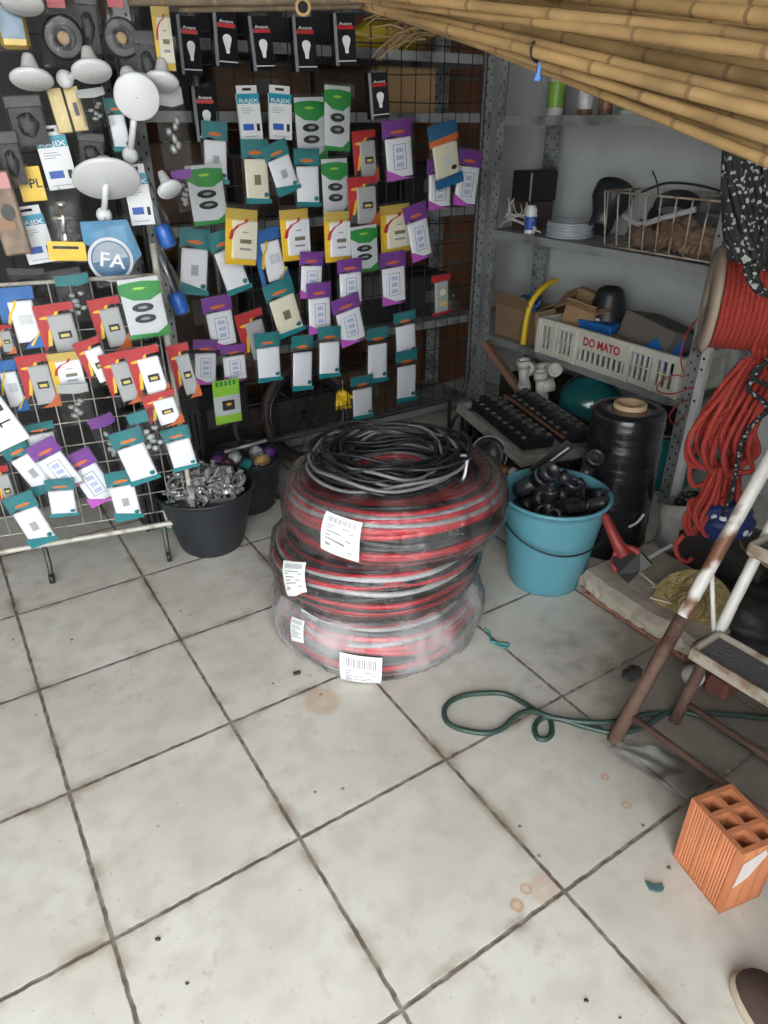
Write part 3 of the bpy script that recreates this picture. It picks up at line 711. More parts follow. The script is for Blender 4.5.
for s in (-1, 1):
    MB().box((s * a * .22, -.004 - s * .002, 0), (a * .4, .006, b * .86), bev=.002).build('gold_plate', mat('gold_metal', (.33, .26, .12), .35, .5, var=.2), r)
MB().box((a * .22, -.01, 0), (a * .12, .004, b * .25)).build('slot', DARKP, r)
# yellow price sign
r, a, b = upp('yellow_sign', 31, 184, 25, 34, -3, 'small yellow sign with black letters PL between two white hang-tab cards', 'sign', .03)
MB().box((0, 0, 0), (a, .004, b), bev=.001).build('sign_board', YELL, r)
mb = MB(); put_text(mb, 'PL', .012, .0, a * .5, b * .26, -.0024); mb.build('lettering', INK, r)
# bagged tap with yellow band
r, a, b = upp('tap_packet', 64, 226, 40, 74, 4, 'clear bag with chrome tap and yellow band under the big white lamp disc', 'packet', .07)
pouch(r, a, b, .02, 8)
mb = MB().rod((0, -.006, -.03), (0, -.006, .06), .008, 10).rod((-.03, -.006, .022), (.03, -.006, .022), .006, 10).lathe([(.013, 0), (.016, .006), (.01, .012), (.0, .012)], 14, c=(0, -.006, .055)).lathe([(.0, 0), (.012, 0), (.012, .02), (.009, .03)], 14, c=(0, -.006, -.05))
mb.build('tap', mat('bright_chrome', (.75, .75, .75), .15, .95, var=.1), r)
MB().prism(rect(-a * .48, -b * .46, a * .48, -b * .2), -.018, -.016).build('header_card', YELL, r)
MB().prism(rect(-a * .35, -b * .3, a * .3, -b * .26), -.0186, -.0178).build('small_print', INK, r)
# blue pack with round emblem
r, a, b = upp('shower_packet', 114, 252, 54, 66, -6, 'blue packet with large round white and blue emblem on the cream rack', 'packet', .1)
MB().prism([(-a * .5, b * .2), (-a * .45, b * .5), (a * .4, b * .44), (a * .5, -b * .1), (a * .2, -b * .3)], -.004, .004).build('blue_card', mat('bright_blue_card', (.02, .22, .42), .3, var=.25, vs=20), r)
q = a * .42
def dsc(k): return ell(-a * .1, -b * .1, q * k, q * k, 28)
MB().prism(dsc(1), -.01, .0).build('emblem_rim', PALE, r); MB().prism(dsc(.86), -.0115, -.009).build('emblem_field', mat('emblem_blue', (.02, .12, .25), .3, var=.2), r)
MB().prism(ell(-a * .1, -b * .1, q * .8, q * .8, 24)[:13], -.0125, -.009).build('emblem_band', mat('emblem_grey', (.3, .36, .44), .4), r)
mb = MB(); put_text(mb, 'FA', -a * .08, -b * .12, q * 1.1, q * .62, -.0135, rot=R(-18)); mb.build('lettering', WHITE, r)
pouch(r, a, b, .022, 11)
# brown pack at the left border
r, a, b = upp('blister_pack', 7, 214, 28, 82, -4, 'brown patterned pack with pink top hanging at the left border', 'packet', .1)
MB().box((0, 0, 0), (a, .03, b), bev=.005).build('card', mat('brown_print_card', (.34, .24, .17), .5, var=.6, vs=22), r)
MB().prism(rect(-a * .45, b * .3, a * .45, b * .48), -.0165, -.0152).build('header_card', mat('pink_card', (.6, .25, .25), .4), r)
MB().prism(ell(a * .08, b * .02, a * .24, b * .1), -.022, -.015).build('dark_tool', DARKP, r); MB().prism(ell(-a * .05, -b * .12, a * .3, b * .08), -.02, -.015).build('leather_pad', mat('leather_brown', (.3, .17, .08), .5), r)
# white lamps: round head, socket cone, stem and foot
def lamp(x, y, w, nrm, cone, stem, label, off=.14):
    pl = P3 - N2 * off; c = on(x, y, pl, N2)
    rad = (on(x + w / 2, y, pl, N2) - on(x - w / 2, y, pl, N2)).length / 2
    r = empty('wall_lamp', c, label, 'lamp', 'white round lamps on the upper grid')
    n = Vector(nrm).normalized(); q = n.to_track_quat('Z', 'Y').to_matrix().to_4x4()
    MB().lathe([(0, .005), (rad * .93, .005), (rad, .001), (rad, -.005), (rad * .93, -.009), (0, -.01)], 44, M=q).build('lamp_head', WHITE, r)
    MB().lathe([(0, 0), (.0022, .0005), (0, .0012)], 8, M=q @ Matrix.Translation((0, 0, .005))).build('screw', GREYP, r)
    if cone: MB().lathe([(rad * .5, -.008), (rad * .42, -.03), (rad * .3, -.055), (rad * .24, -.062), (0, -.063)], 24, M=q).build('socket', mat('off_white_plastic', (.62, .62, .6), .4, var=.06), r)
    if stem:
        e = on(stem[0], stem[1], pl + N2 * .06, N2) - c
        st = MB().rod(-n * .01, e, .009, 12).build('stem', WHITE, r)
        f = MB().lathe([(0, 0), (.022, 0), (.022, .006), (.012, .016), (0, .018)], 20, M=Matrix.Translation(e) @ N2.to_track_quat('-Z', 'Y').to_matrix().to_4x4()).build('mounting_foot', WHITE, r)
        return r, e
    return r, None
def view(x, y, up=0, side=0): 
    d = -ray(x, y).normalized(); return d + Z * up + U * side
lamp(107, 180, 69, view(107, 180, -1.35), 1, (104, 215), 'largest white round lamp, its disc tilted down, on a short stem')
lamp(137, 97, 46, view(137, 97, -.3), 0, (130, 155), 'white round lamp facing forward on an upright stem above the largest one')
lamp(92, 72, 41, view(92, 72, -1.9, .1), 1, (65, 79), 'white round lamp left of the forward-facing one, small foot at its left')
lamp(32, 80, 44, view(32, 80, -2.3, -.1), 1, None, 'white round lamp at the left, below the bag with a black disc')
lamp(162, 82, 34, view(162, 82, -2.2, -.3), 1, (128, 75), 'white round lamp partly behind the forward-facing one', .1)
lamp(22, 3, 44, view(22, 3, -2.2, -.2), 0, None, 'white round lamp cut by the top edge of the picture')
lamp(170, 190, 26, view(170, 190, -1.2, .5), 1, None, 'small white lamp beside the wide green socket packet', .08)
# blue bottle ends in plastic
for x, y, lab in ((165, 236, 'blue plastic handle in a clear sleeve, upper of two beside the cream rack'), (179, 303, 'blue plastic handle in a clear sleeve, lower of two beside the cream rack')):
    r = empty('tool_handle', upper(x, y, .0), lab, 'tool handle', rot=(RU @ Matrix.Rotation(R(-14), 3, 'Y')).to_euler())
    MB().lathe([(0, -.035), (.02, -.034), (.026, -.024), (.026, .02), (.02, .034), (0, .036)], 20).build('handle', mat('vivid_blue_plastic', (.015, .14, .55), .3, var=.1), r)
    MB().lathe([(.029, -.04), (.03, .05), (.024, .12), (.018, .17)], 18).build('sleeve', FILM, r)
    MB().rod((0, 0, .034), (0, 0, .16), .006, 8).build('shaft', CHROME, r)

# ================================================================== STACK OF WRAPPED CABLE COILS
CBL = [mat('black_cable', (.012, .012, .013), .35, var=.2), mat('red_cable', (.58, .015, .03), .35, var=.2), mat('grey_cable', (.33, .33, .34), .35, var=.2), mat('highlight_cable', (.5, .5, .5), .4, var=.1)]  # pale turns, and partly the grey, put wrap glints into the colour
CC = Vector((-.02, 1.815, 0))
def sec(rc, a, b, t, ex=2.7):
    c, s = math.cos(t), math.sin(t)
    return rc + a * math.copysign(abs(c) ** (2 / ex), c), b * math.copysign(abs(s) ** (2 / ex), s)
def coil(loc, rot, rout, rin, hgt, seed, label, wrap, labels):
    r = empty('cable_coil', loc, label, 'cable coil', 'wrapped cable coils in the stack', rot=rot)
    q = random.Random(seed); rc, a, b = (rout + rin) / 2, (rout - rin) / 2, hgt / 2
    mb = MB(); n = 40; cols = []
    while len(cols) < n: cols += q.choice(([0, 1], [0, 1, 1], [1, 1], [0, 2], [2, 1], [1, 0, 2], [0, 3, 1]))
    for i in range(n):
        t = 2 * math.pi * i / n; ph, k1 = q.uniform(0, 6.3), q.choice((1, 2, 3)); w1 = q.uniform(.0, .1)
        pts = []
        for j in range(72):
            th = 2 * math.pi * j / 72
            x, z = sec(rc, a, b, t + w1 * math.sin(k1 * th + ph) + .03 * math.sin(5 * th + ph * 2))
            k = 1 + .012 * math.sin(3 * th + seed)
            pts.append((x * k * math.cos(th), x * k * math.sin(th), z + b))
        mb.tube(pts, .0086, 7, cols[i], closed=True)
    w = mb.build('cable_winding', CBL, r)
    # solid core under the outer turns
    mb = MB(); mb.grid(lambda p, s: (lambda xz: (xz[0] * math.cos(p * 2 * math.pi), xz[0] * math.sin(p * 2 * math.pi), xz[1] + b))(sec(rc, a - .006, b - .006, s * 2 * math.pi)), 48, 20, 0, True, True, True)
    mb.build('inner_turns', CBL[0], r)
    def S(p, s, o=.019):
        th, t = p, s
        x, z = sec(rc, a + o, b + o, t)
        f = Vector((math.cos(th) * 3, math.sin(th) * 3, seed)); fold = .004 * math.sin(th * 46 + 3 * noise.noise(f * 2)) * noise.noise(f * 3 + Vector((0, 0, t))) * 3
        o2 = .012 * noise.noise(Vector((x * math.cos(th) * 9, x * math.sin(th) * 9, z * 14 + seed * 5))) + fold
        x, z = sec(rc, a + o + o2, b + o + o2 * .6, t)
        return Vector((x * math.cos(th), x * math.sin(th), z + b))
    mb = MB(); mb.grid(lambda p, s: S(p * 2 * math.pi, s * 2 * math.pi), 160, 30, 0, True, True, True)
    mb.build('plastic_wrap', wrap, r)
    for i, (th, t, wd, ht, tw) in enumerate(labels):                         # angle round the coil, angle round the section, width, height, twist
        def P(u_, v_, o):
            du, dv = (u_ - .5) * wd, (v_ - .5) * ht
            du, dv = du * math.cos(tw) - dv * math.sin(tw), du * math.sin(tw) + dv * math.cos(tw)
            th_, t_ = R(th) + du / rout, R(t) + dv / (b * 1.15)
            x, z = sec(rc, a + .029 + o, b + .029 + o, t_); return Vector((x * math.cos(th_), x * math.sin(th_), z + b))
        mb = MB(); mb.grid(lambda u_, v_: P(u_, v_, 0), 8, 8, 0, True); mb.grid(lambda u_, v_: P(u_, v_, -.0008), 8, 8, 0, True)
        lb = mb.build('paper_label', mat('paper_label', (.8, .8, .8), .5, var=.05), r)
        if ht > .04:
            mb = MB()
            for k in range(18):
                x0 = .12 + k * .042; w_ = .012 + .014 * ((k * 7) % 3) / 2
                if i == 0 and k % 5: pass
                mb.add([P(x0, .74, .0012), P(x0 + w_, .74, .0012), P(x0 + w_, .9, .0012), P(x0, .9, .0012)], [(0, 1, 2, 3)])
            for z0, l in ((.62, .6), (.54, .72), (.44, .4), (.34, .66), (.26, .5), (.16, .7)):
                mb.add([P(.14, z0, .0012), P(.14 + l, z0, .0012), P(.14 + l, z0 + .03, .0012), P(.14, z0 + .03, .0012)], [(0, 1, 2, 3)])
            mb.build('barcode_print', mat('faded_print', (.3, .3, .32), .6), lb)
    return r
coil(CC + Vector((0, .0, .0)), (0, 0, .3), .315, .13, .175, 1, 'lowest cable coil of the stack, cloudy with layers of plastic wrap, on the tiles', WRAPH,
     [(-115, -14, .11, .085, -.05), (-150, 20, .05, .06, .2)])
coil(CC + Vector((0, .015, .18)), (R(-2.5), R(2), 1.5), .31, .13, .16, 2, 'middle cable coil of the stack in clear wrap with white label at its left', WRAP,
     [(-133 - 86, 20, .085, .075, .3), (-122 - 86, -42, .1, .02, -.45)])
coil(CC + Vector((.055, .03, .345)), (R(-3), R(-1.5), .0), .32, .135, .17, 3, 'topmost cable coil of the stack in clear wrap with large white barcode label', WRAP,
     [(-115, 12, .105, .08, -.14)])
# loose black and grey cable lying on top
mb = MB(); q = random.Random(5); tr = []
c0 = CC + Vector((.04, .02, .53))
for i in range(24):
    a, b = q.uniform(.15, .24), q.uniform(.12, .2); ox, oy = q.uniform(-.03, .03), q.uniform(-.035, .035); ph = q.uniform(0, 6.3); rz = q.uniform(-.5, .5)
    hz = .006 + .05 * i / 24; pts = []
    for j in range(56):
        t = 2 * math.pi * j / 56
        x, y = a * math.cos(t) * (1 + .04 * math.sin(3 * t + ph)), b * math.sin(t) * (1 + .05 * math.sin(2 * t + ph))
        x, y = x * math.cos(rz) - y * math.sin(rz), x * math.sin(rz) + y * math.cos(rz)
        pts.append(Vector((ox + x, oy + y, hz + .014 * math.sin(2 * t + ph) + .006 * math.sin(5 * t + ph))))
    mb.tube(pts, .0052, 7, 0 if i % 4 else 1, closed=True)
    tr.append(pts)
lc = empty('loose_cable', c0, 'loose hank of black and grey cable lying on the topmost wrapped coil', 'cable')
mb.build('cable_loops', [mat('matt_black_cable', (.016, .016, .017), .42, var=.2), mat('mid_grey_cable', (.17, .17, .175), .35, var=.2)], lc)
MB().tube(curve([(.17, -.03, .02), (.2, -.05, .055), (.21, -.085, .06), (.2, -.12, .02), (.185, -.1, .0), (.17, -.06, .0)], 6, True), .004, 6).build('white_tie', WHITE, lc)

# ================================================================== BUCKETS
def pail(name, base_front, rb, rt, h, m, label, handle=None, ribs=True):
    d = Vector((base_front.x, base_front.y, 0)); c = d * ((d.length + rb) / d.length)
    r = empty(name, c, label, 'bucket')
    w = .004; prof = [(0, 0), (rb * .96, 0), (rb, .006)]
    for k in range(1, 10): prof.append((rb + (rt - rb) * k / 10, h * k / 10))
    prof += [(rt - .002, h * .96), (rt + .006, h * .962), (rt + .009, h * .985), (rt + .006, h), (rt - .002, h), (rt - w, h * .98)]
    for k in range(9, 0, -1): prof.append((rb + (rt - rb) * k / 10 - w, h * k / 10))
    prof += [(rb - w, .008), (0, .008)]
    MB().lathe(prof, 56).build('bucket_body', m, r)
    return r, c
bb, BC = pail('bucket', fl(541, 597), .122, .176, .345, mat('turquoise_plastic', (.1, .29, .35), .4, var=.14, vs=9, stretch=(1, 1, .25)), 'turquoise bucket full of black pipe fittings beside the cable coils')
hp = []
for i in range(25):
    t = i / 24; an = R(188 + 182 * t); rr = .176 - .012 * math.sin(math.pi * t) + .012
    hp.append((math.cos(an) * rr, math.sin(an) * rr, .3 - .1 * math.sin(math.pi * t) ** .8))
MB().tube(hp, .0033, 8).build('wire_handle', mat('dark_wire', (.03, .035, .04), .4, .6), bb)
for s in (0, -1): MB().rod((hp[s][0] * .93, hp[s][1] * .93, hp[s][2]), (hp[s][0] * 1.04, hp[s][1] * 1.04, hp[s][2]), .012, 12).build('handle_lug', MATS['turquoise_plastic'], bb)
b1, B1C = pail('bucket', fl(215, 558), .115, .178, .25, mat('black_bucket_plastic', (.022, .025, .03), .45, var=.25), 'black bucket heaped with grey clamps in front of the cream rack')
b2, B2C = pail('bucket', fl(250, 516), .115, .152, .225, MATS['black_bucket_plastic'], 'smaller black bucket of colourful packets behind the bucket of clamps')

# grey clamps heaped in the black bucket
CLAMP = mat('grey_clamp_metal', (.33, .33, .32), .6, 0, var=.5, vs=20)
def clamp_proto():
    r = bpy.data.objects.new('pipe_clamp', None); col.objects.link(r); r.empty_display_size = .02
    pts = [(.027 * math.cos(t), 0, .027 * math.sin(t)) for t in [R(-20 + 250 * i / 14) for i in range(15)]]
    mb = MB()
    for i in range(14):
        a, b = Vector(pts[i]), Vector(pts[i + 1]); k = 1.12
        mb.add([a + Vector((0, -.006, 0)), b + Vector((0, -.006, 0)), b + Vector((0, .006, 0)), a + Vector((0, .006, 0)), a * k + Vector((0, -.006, 0)), b * k + Vector((0, -.006, 0)), b * k + Vector((0, .006, 0)), a * k + Vector((0, .006, 0))],
               [(0, 3, 2, 1), (4, 5, 6, 7), (0, 1, 5, 4), (2, 3, 7, 6), (0, 4, 7, 3), (1, 2, 6, 5)], 0)
    mb.build('clamp_band', CLAMP, r)
    MB().box((-.012, 0, -.03), (.005, .012, .03), bev=.001).build('clamp_foot', CLAMP, r); MB().box((.034, 0, -.008), (.022, .012, .004), bev=.001).build('clamp_tab', CLAMP, r)
    MB().rod((.034, 0, -.02), (.034, 0, .014), .0035, 8).lathe([(0, .018), (.007, .018), (.007, .012), (0, .012)], 6, c=(.034, 0, 0)).build('clamp_screw', CHROME, r)
    return r
cp = clamp_proto(); q = random.Random(11)
for i in range(44):
    c = cp if i == 0 else copy_tree(cp)
    a = i * 2.39996; rr = .118 * math.sqrt((i + .5) / 44) 
    c.location = B1C + Vector((rr * math.cos(a), rr * math.sin(a), .212 + .055 * (1 - (rr / .15) ** 2) + q.uniform(-.01, .012)))
    c.rotation_euler = (q.uniform(0, 6.3), q.uniform(0, 6.3), q.uniform(0, 6.3)); k = q.uniform(1.15, 1.6); c.scale = (k, k, k)
    tag(c, 'grey metal pipe clamp in the heap filling the black bucket', 'pipe clamp', 'grey clamps in the black bucket')
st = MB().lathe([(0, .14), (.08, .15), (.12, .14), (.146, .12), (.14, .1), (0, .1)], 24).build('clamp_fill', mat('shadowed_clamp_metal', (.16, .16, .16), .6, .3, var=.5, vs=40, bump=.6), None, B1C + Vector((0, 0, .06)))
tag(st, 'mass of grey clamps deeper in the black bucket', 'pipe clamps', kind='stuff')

# colourful packets in the second bucket
q = random.Random(3)
cols = [('orange', (.6, .1, .03), -.08, .05), ('purple', (.2, .05, .3), -.1, -.03), ('dark grey', (.05, .05, .05), .0, .06), ('teal', (.02, .25, .25), .02, -.06), ('golden', (.5, .3, .12), .08, -.03), ('white', (.6, .6, .6), -.03, -.03), ('violet', (.15, .04, .3), .09, .06), ('pink', (.5, .18, .25), -.06, -.09), ('silver', (.45, .45, .48), .05, .02), ('blue', (.03, .1, .3), -.1, .02)]
for i, (nm, c, x, y) in enumerate(cols):
    r = empty('bagged_part', B2C + Vector((x, y, .2 + .012 * (i % 3))), '%s packet lying in the smaller black bucket' % nm, 'packet', 'packets in the smaller bucket', rot=(q.uniform(-.9, .9), q.uniform(-.9, .9), q.uniform(0, 6)))
    MB().blob((0, 0, 0), (.035, .028, .024), 0, 14, 8, .35, 2.5, i).build('contents', mat(nm.replace(' ', '_') + '_wrapped_part', c, .4, var=.4, vs=40), r)
    pouch(r, .085, .075, .025, i)
o = MB().rod((-.07, -.02, 0), (.09, .05, .02), .006, 10).build('metal_rod', GREYP, None, B2C + Vector((0, .0, .245))); tag(o, 'thin grey rod lying across the smaller black bucket', 'rod')
o = MB().lathe([(0, 0), (.12, .004), (.138, .0), (.13, -.05), (0, -.05)], 24).build('packet_fill', mat('mixed_dark_scraps', (.12, .1, .12), .5, var=.7, vs=40, bump=.6), None, B2C + Vector((0, 0, .185))); tag(o, 'dark scraps deeper in the smaller black bucket', 'scraps', kind='stuff')

# black fittings in the turquoise bucket
FIT = mat('black_pipe_plastic', (.032, .032, .036), .35, var=.3)
fi = 0
def fitting(kind, loc, rot, k, label):
    r = empty('pipe_fitting', loc, label, 'pipe fitting', 'black fittings in the turquoise bucket', rot=rot)
    mb = MB()
    def pipe(a, b, ro, ri):
        a, b = Vector(a), Vector(b); M = Matrix.Translation(a) @ (b - a).to_track_quat('Z', 'Y').to_matrix().to_4x4(); l = (b - a).length
        mb.lathe([(ri, l * .3), (ri, l), (ro, l), (ro, l * .72), (ro * .9, l * .7), (ro * .9, 0), (0, 0)], 18, M=M)
    if kind == 'elbow':
        mb.tube(curve([(-.05, 0, 0), (-.01, 0, 0), (.02, 0, .012), (.032, 0, .045), (.032, 0, .07)], 5), .021 * k, 16); pipe((-.045, 0, 0), (-.085, 0, 0), .027 * k, .019 * k); pipe((.032, 0, .06), (.032, 0, .1), .027 * k, .019 * k)
    elif kind == 'tee':
        mb.rod((-.06, 0, 0), (.06, 0, 0), .021 * k, 16); pipe((.04, 0, 0), (.085, 0, 0), .027 * k, .019 * k); pipe((-.04, 0, 0), (-.085, 0, 0), .027 * k, .019 * k); pipe((0, 0, 0), (0, 0, .06), .026 * k, .018 * k)
    else:
        pipe((0, 0, 0), (0, 0, .09), .026 * k, .019 * k); pipe((0, 0, 0), (0, 0, -.1), .023 * k, .016 * k); 
    mb.build('fitting_body', FIT, r)
    return r
def bk(x, y, z): return fl(x, y, z)
o = fitting('pipe', bk(536, 480, .38), (R(38), R(28), 0), 1.15, 'black pipe coupling leaning up at the middle of the turquoise bucket')
for s, m in ((.035, CHROME),): MB().lathe([(.0305, s), (.0315, s + .002), (.0315, s + .012), (.0305, s + .014)], 18, M=Matrix.Identity(4)).build('pale_band', m, o)
o = empty('pipe_fitting', bk(552, 458, .42), 'flat black strap standing tallest in the turquoise bucket', 'pipe fitting', 'black fittings in the turquoise bucket', rot=(R(20), R(38), R(10)))
MB().box((0, 0, 0), (.045, .016, .17), bev=.006).build('strap', FIT, o); MB().box((.0, -.009, .01), (.006, .003, .12)).build('pale_edge', GREYP, o)
fitting('pipe', bk(588, 495, .3), (R(68), R(8), R(20)), 1.05, 'black pipe socket with open round mouth facing front in the turquoise bucket')
fitting('tee', bk(566, 494, .31), (R(20), R(10), R(20)), 1.1, 'black pipe tee in the centre of the turquoise bucket')
fitting('elbow', bk(529, 487, .32), (R(100), R(20), R(150)), 1.1, 'black pipe elbow at the left inside the turquoise bucket')
fitting('elbow', bk(585, 475, .33), (R(20), R(-40), R(60)), 1.1, 'black pipe elbow rising at the back right of the turquoise bucket')
q = random.Random(8)
for i in range(9):
    a = i * 2.4; rr = .04 + .085 * ((i * .37) % 1)
    fitting(('elbow', 'tee', 'pipe')[i % 3], BC + Vector((rr * .75 * math.cos(a), rr * .75 * math.sin(a), .285 + .012 * (i % 3))), (q.uniform(0, 6), q.uniform(0, 6), q.uniform(0, 6)), .9, 'black pipe fitting lying lower among the others in the turquoise bucket')
o = MB().lathe([(0, 0), (.1, .01), (.152, .0), (.14, -.06), (0, -.06)], 24).build('fitting_fill', FIT, None, BC + Vector((0, 0, .255))); tag(o, 'black fittings packed deeper in the turquoise bucket', 'pipe fittings', kind='stuff')

# ================================================================== FLOOR ODDMENTS
def fp(x, y, z=.008): return fl(x, y, z)
hose = [(800, 716), (768, 718), (735, 715), (690, 712), (650, 714), (612, 722), (575, 721), (545, 715), (524, 703), (505, 694), (486, 693), (462, 696), (446, 706), (446, 720), (460, 729), (486, 733), (503, 728), (516, 716), (530, 711), (548, 717), (552, 732), (546, 739), (537, 737), (535, 726), (543, 718), (560, 719), (590, 728), (618, 733), (645, 726), (670, 712), (700, 716), (730, 735), (770, 760)]
pts = []
for i, (x, y) in enumerate(hose):
    z = .0085 + (.011 if i in (5, 6, 7, 17, 18, 25) else 0); pts.append(fl(x, y, z))
o = MB().tube(curve(pts, 7), .0075, 10).build('garden_hose', mat('green_hose', (.035, .07, .055), .4, var=.3, vs=30), None); tag(o, 'thin dark green hose looped on the floor tiles in front of the ladder', 'hose')
# hollow clay brick
def hollow_brick(w, d, h, m):
    mb = MB(); t, n3, n2 = .011, 3, 2
    xs = [-w / 2]; cw = (w - t * (n3 + 1)) / n3
    for i in range(n3): xs += [xs[-1] + t, xs[-1] + t + cw]
    xs.append(w / 2); ys = [-d / 2]; cd = (d - t * (n2 + 1)) / n2
    for i in range(n2): ys += [ys[-1] + t, ys[-1] + t + cd]
    ys.append(d / 2)
    for i in range(len(xs) - 1):
        for j in range(len(ys) - 1):
            hole = i % 2 == 1 and j % 2 == 1; x0, x1, y0, y1 = xs[i], xs[i + 1], ys[j], ys[j + 1]
            if not hole: 
                for z, f in ((h / 2, 1), (-h / 2, -1)): mb.add([(x0, y0, z), (x1, y0, z), (x1, y1, z), (x0, y1, z)], [(0, 1, 2, 3) if f > 0 else (3, 2, 1, 0)])
            else:
                e = .004
                vs = [(x0, y0, h / 2), (x1, y0, h / 2), (x1, y1, h / 2), (x0, y1, h / 2)]; vi = [(x0 + e, y0 + e, h / 2 - .012), (x1 - e, y0 + e, h / 2 - .012), (x1 - e, y1 - e, h / 2 - .012), (x0 + e, y1 - e, h / 2 - .012)]
                vb = [(x0 + e, y0 + e, -h / 2), (x1 - e, y0 + e, -h / 2), (x1 - e, y1 - e, -h / 2), (x0 + e, y1 - e, -h / 2)]
                mb.add(vs + vi + vb, [(k, k + 4, (k + 1) % 4 + 4, (k + 1) % 4) for k in range(4)] + [(k + 4, k + 8, (k + 1) % 4 + 8, (k + 1) % 4 + 4) for k in range(4)])
    # fluted outer faces
    def side(p, qv, nrm, L):
        n = 42; pr = []
        for k in range(n + 1):
            s = k / n; dd = -.0022 if (k % 2 and .1 < s < .9 and not (.32 < s < .4) and not (.62 < s < .68)) else 0
            pr.append(Vector(p) + (Vector(qv) - Vector(p)) * s + Vector(nrm) * dd)
        vs = [x + Vector((0, 0, z)) for x in pr for z in (-h / 2, h / 2)]
        mb.add(vs, [(2 * k, 2 * k + 2, 2 * k + 3, 2 * k + 1) for k in range(n)])
    a, b = w / 2, d / 2
    side((-a, -b, 0), (a, -b, 0), (0, -1, 0), w); side((a, -b, 0), (a, b, 0), (1, 0, 0), d); side((a, b, 0), (-a, b, 0), (0, 1, 0), w); side((-a, b, 0), (-a, -b, 0), (-1, 0, 0), d)
    return mb
CLAY = mat('orange_clay', (.56, .2, .085), .8, var=.25, vs=9, bump=.25, bs=60)
p1, p2, p3 = fl(719, 914), fl(673, 856), fl(790, 866)
ex = (p1 - p2).normalized(); ey = Z.cross(ex); bw, bd_, bh = (p1 - p2).length, .105, .19
br = empty('hollow_brick', p1 - ex * bw / 2 + ey * bd_ / 2, 'orange hollow clay brick standing on end on the tiles near the ladder', 'brick', None, math.atan2(ex.y, ex.x))
hollow_brick(bw, bd_, bh, CLAY).build('brick_body', CLAY, br, (0, 0, bh / 2))
MB().add([(bw / 2 + .0006, -bd_ * .42, .08), (bw / 2 + .0006, -bd_ * .1, .1), (bw / 2 + .0006, bd_ * .2, .155), (bw / 2 + .0006, bd_ * .1, .175), (bw / 2 + .0006, -bd_ * .38, .155)], [(0, 1, 2, 3, 4)]).build('painted_highlight', mat('highlight_white', (.7, .62, .58), .9), br)  # white highlight on the right face, put into the colour
o = MB().prism([(-.015, -.006), (-.004, -.013), (.01, -.014), (.018, -.006), (.015, .003), (.003, .001), (-.008, .008), (-.016, .013)], -.003, .003, M=Matrix.Rotation(R(-90), 4, 'X')).build('glass_shard', mat('green_glass_shard', (.09, .19, .18), .15, var=.3), None, fl(655, 886, .0035), (0, 0, .1)); tag(o, 'small green glass shard on the tiles beside the hollow brick', 'glass shard')
o = MB().blob((0, 0, 0), (.005, .004, .003), 0, 8, 5, .4, 2, 1).build('clay_crumb', mat('brown_crumb', (.15, .1, .07), .9), None, fl(669, 868, .003)); tag(o, 'tiny brown crumb beside the green glass shard', 'crumb')
mb = MB(); mb.tube(curve([fl(484, 628, .02), fl(489, 632, .012), fl(492, 640, .005), fl(500, 646, .005), (fl(508, 648, .005))], 5), .0035, 6)
mb.tube(curve([fl(490, 641, .01), fl(498, 643, .006), fl(510, 645, .005)], 5), .0045, 6)
o = mb.build('cable_offcut', mat('teal_wire', (.04, .25, .24), .4), None); tag(o, 'short teal wire offcut on the floor right of the cable coils', 'wire offcut')
o = MB().box((0, 0, .004), (.022, .012, .008), bev=.002).build('plastic_scrap', DARKP, None, fl(297, 674), (0, 0, .3)); tag(o, 'small black scrap on the floor left of the lowest cable coil', 'scrap')
for i, (x, y, s) in enumerate(((586, 1001, .005), (158, 940, .006), (187, 984, .004), (72, 640, .004), (620, 1018, .003))):
    o = MB().blob((0, 0, s * .4), (s, s * .7, s * .45), 0, 8, 5, .4, 2, i).build('grit', DARKP, None, fl(x, y)); tag(o, 'tiny dark speck of grit on the open tiles', 'grit', 'dark grit on the floor tiles')
# shoe at the lower right corner
sh = empty('shoe', fl(748, 994), 'brown slip-on shoe with beige sole at the bottom right corner', 'shoe', None, math.atan2(-.9, .35))
def sole(z, k, g):                                              # toe at -x, heel at +x
    pts = []
    for i in range(32):
        t = 2 * math.pi * i / 32; x = math.cos(t); y = math.sin(t)
        wd = .048 if x < 0 else .048 - .014 * x
        X = .14 * math.copysign(abs(x) ** .9, x); Y = wd * math.copysign(abs(y) ** .8, y) * (1 - .12 * math.exp(-((x - .25) / .25) ** 2))
        pts.append((X * k + .11, Y * k + g, z))
    return pts
mb = MB(); rings = [sole(0, 1, 0), sole(.004, 1.03, 0), sole(.018, 1.03, 0), sole(.022, 1.0, 0)]
vs = [p for r_ in rings for p in r_]; n = 32
mb.add(vs, [(i * n + k, i * n + (k + 1) % n, (i + 1) * n + (k + 1) % n, (i + 1) * n + k) for i in range(3) for k in range(n)] + [tuple(range(3 * n, 4 * n)), tuple(range(n - 1, -1, -1))], 0, True)
mb.build('sole', mat('beige_rubber', (.55, .46, .34), .6, var=.15), sh)
mb = MB()
def upper_shoe(a, b):
    t = 2 * math.pi * a; base = sole(0, .97, 0); i = a * 32; k0 = int(i) % 32; f = i - int(i); p = Vector(base[k0]).lerp(Vector(base[(k0 + 1) % 32]), f)
    c = Vector((.11, 0, 0)); d = p - c; s = 1 - b * b * .97 ; x = c + d * (1 - .97 * b ** 2.6)
    hx = min(1, max(0, (x.x + .03) / .12)); top = .05 + .035 * hx
    return (x.x, x.y, .02 + top * math.sin(b * math.pi / 2) ** .8)
mb.grid(upper_shoe, 32, 12, 0, True, cu=True)
mb.build('shoe_upper', mat('brown_suede', (.085, .048, .04), .85, var=.3, vs=20, bump=.2, bs=90), sh)
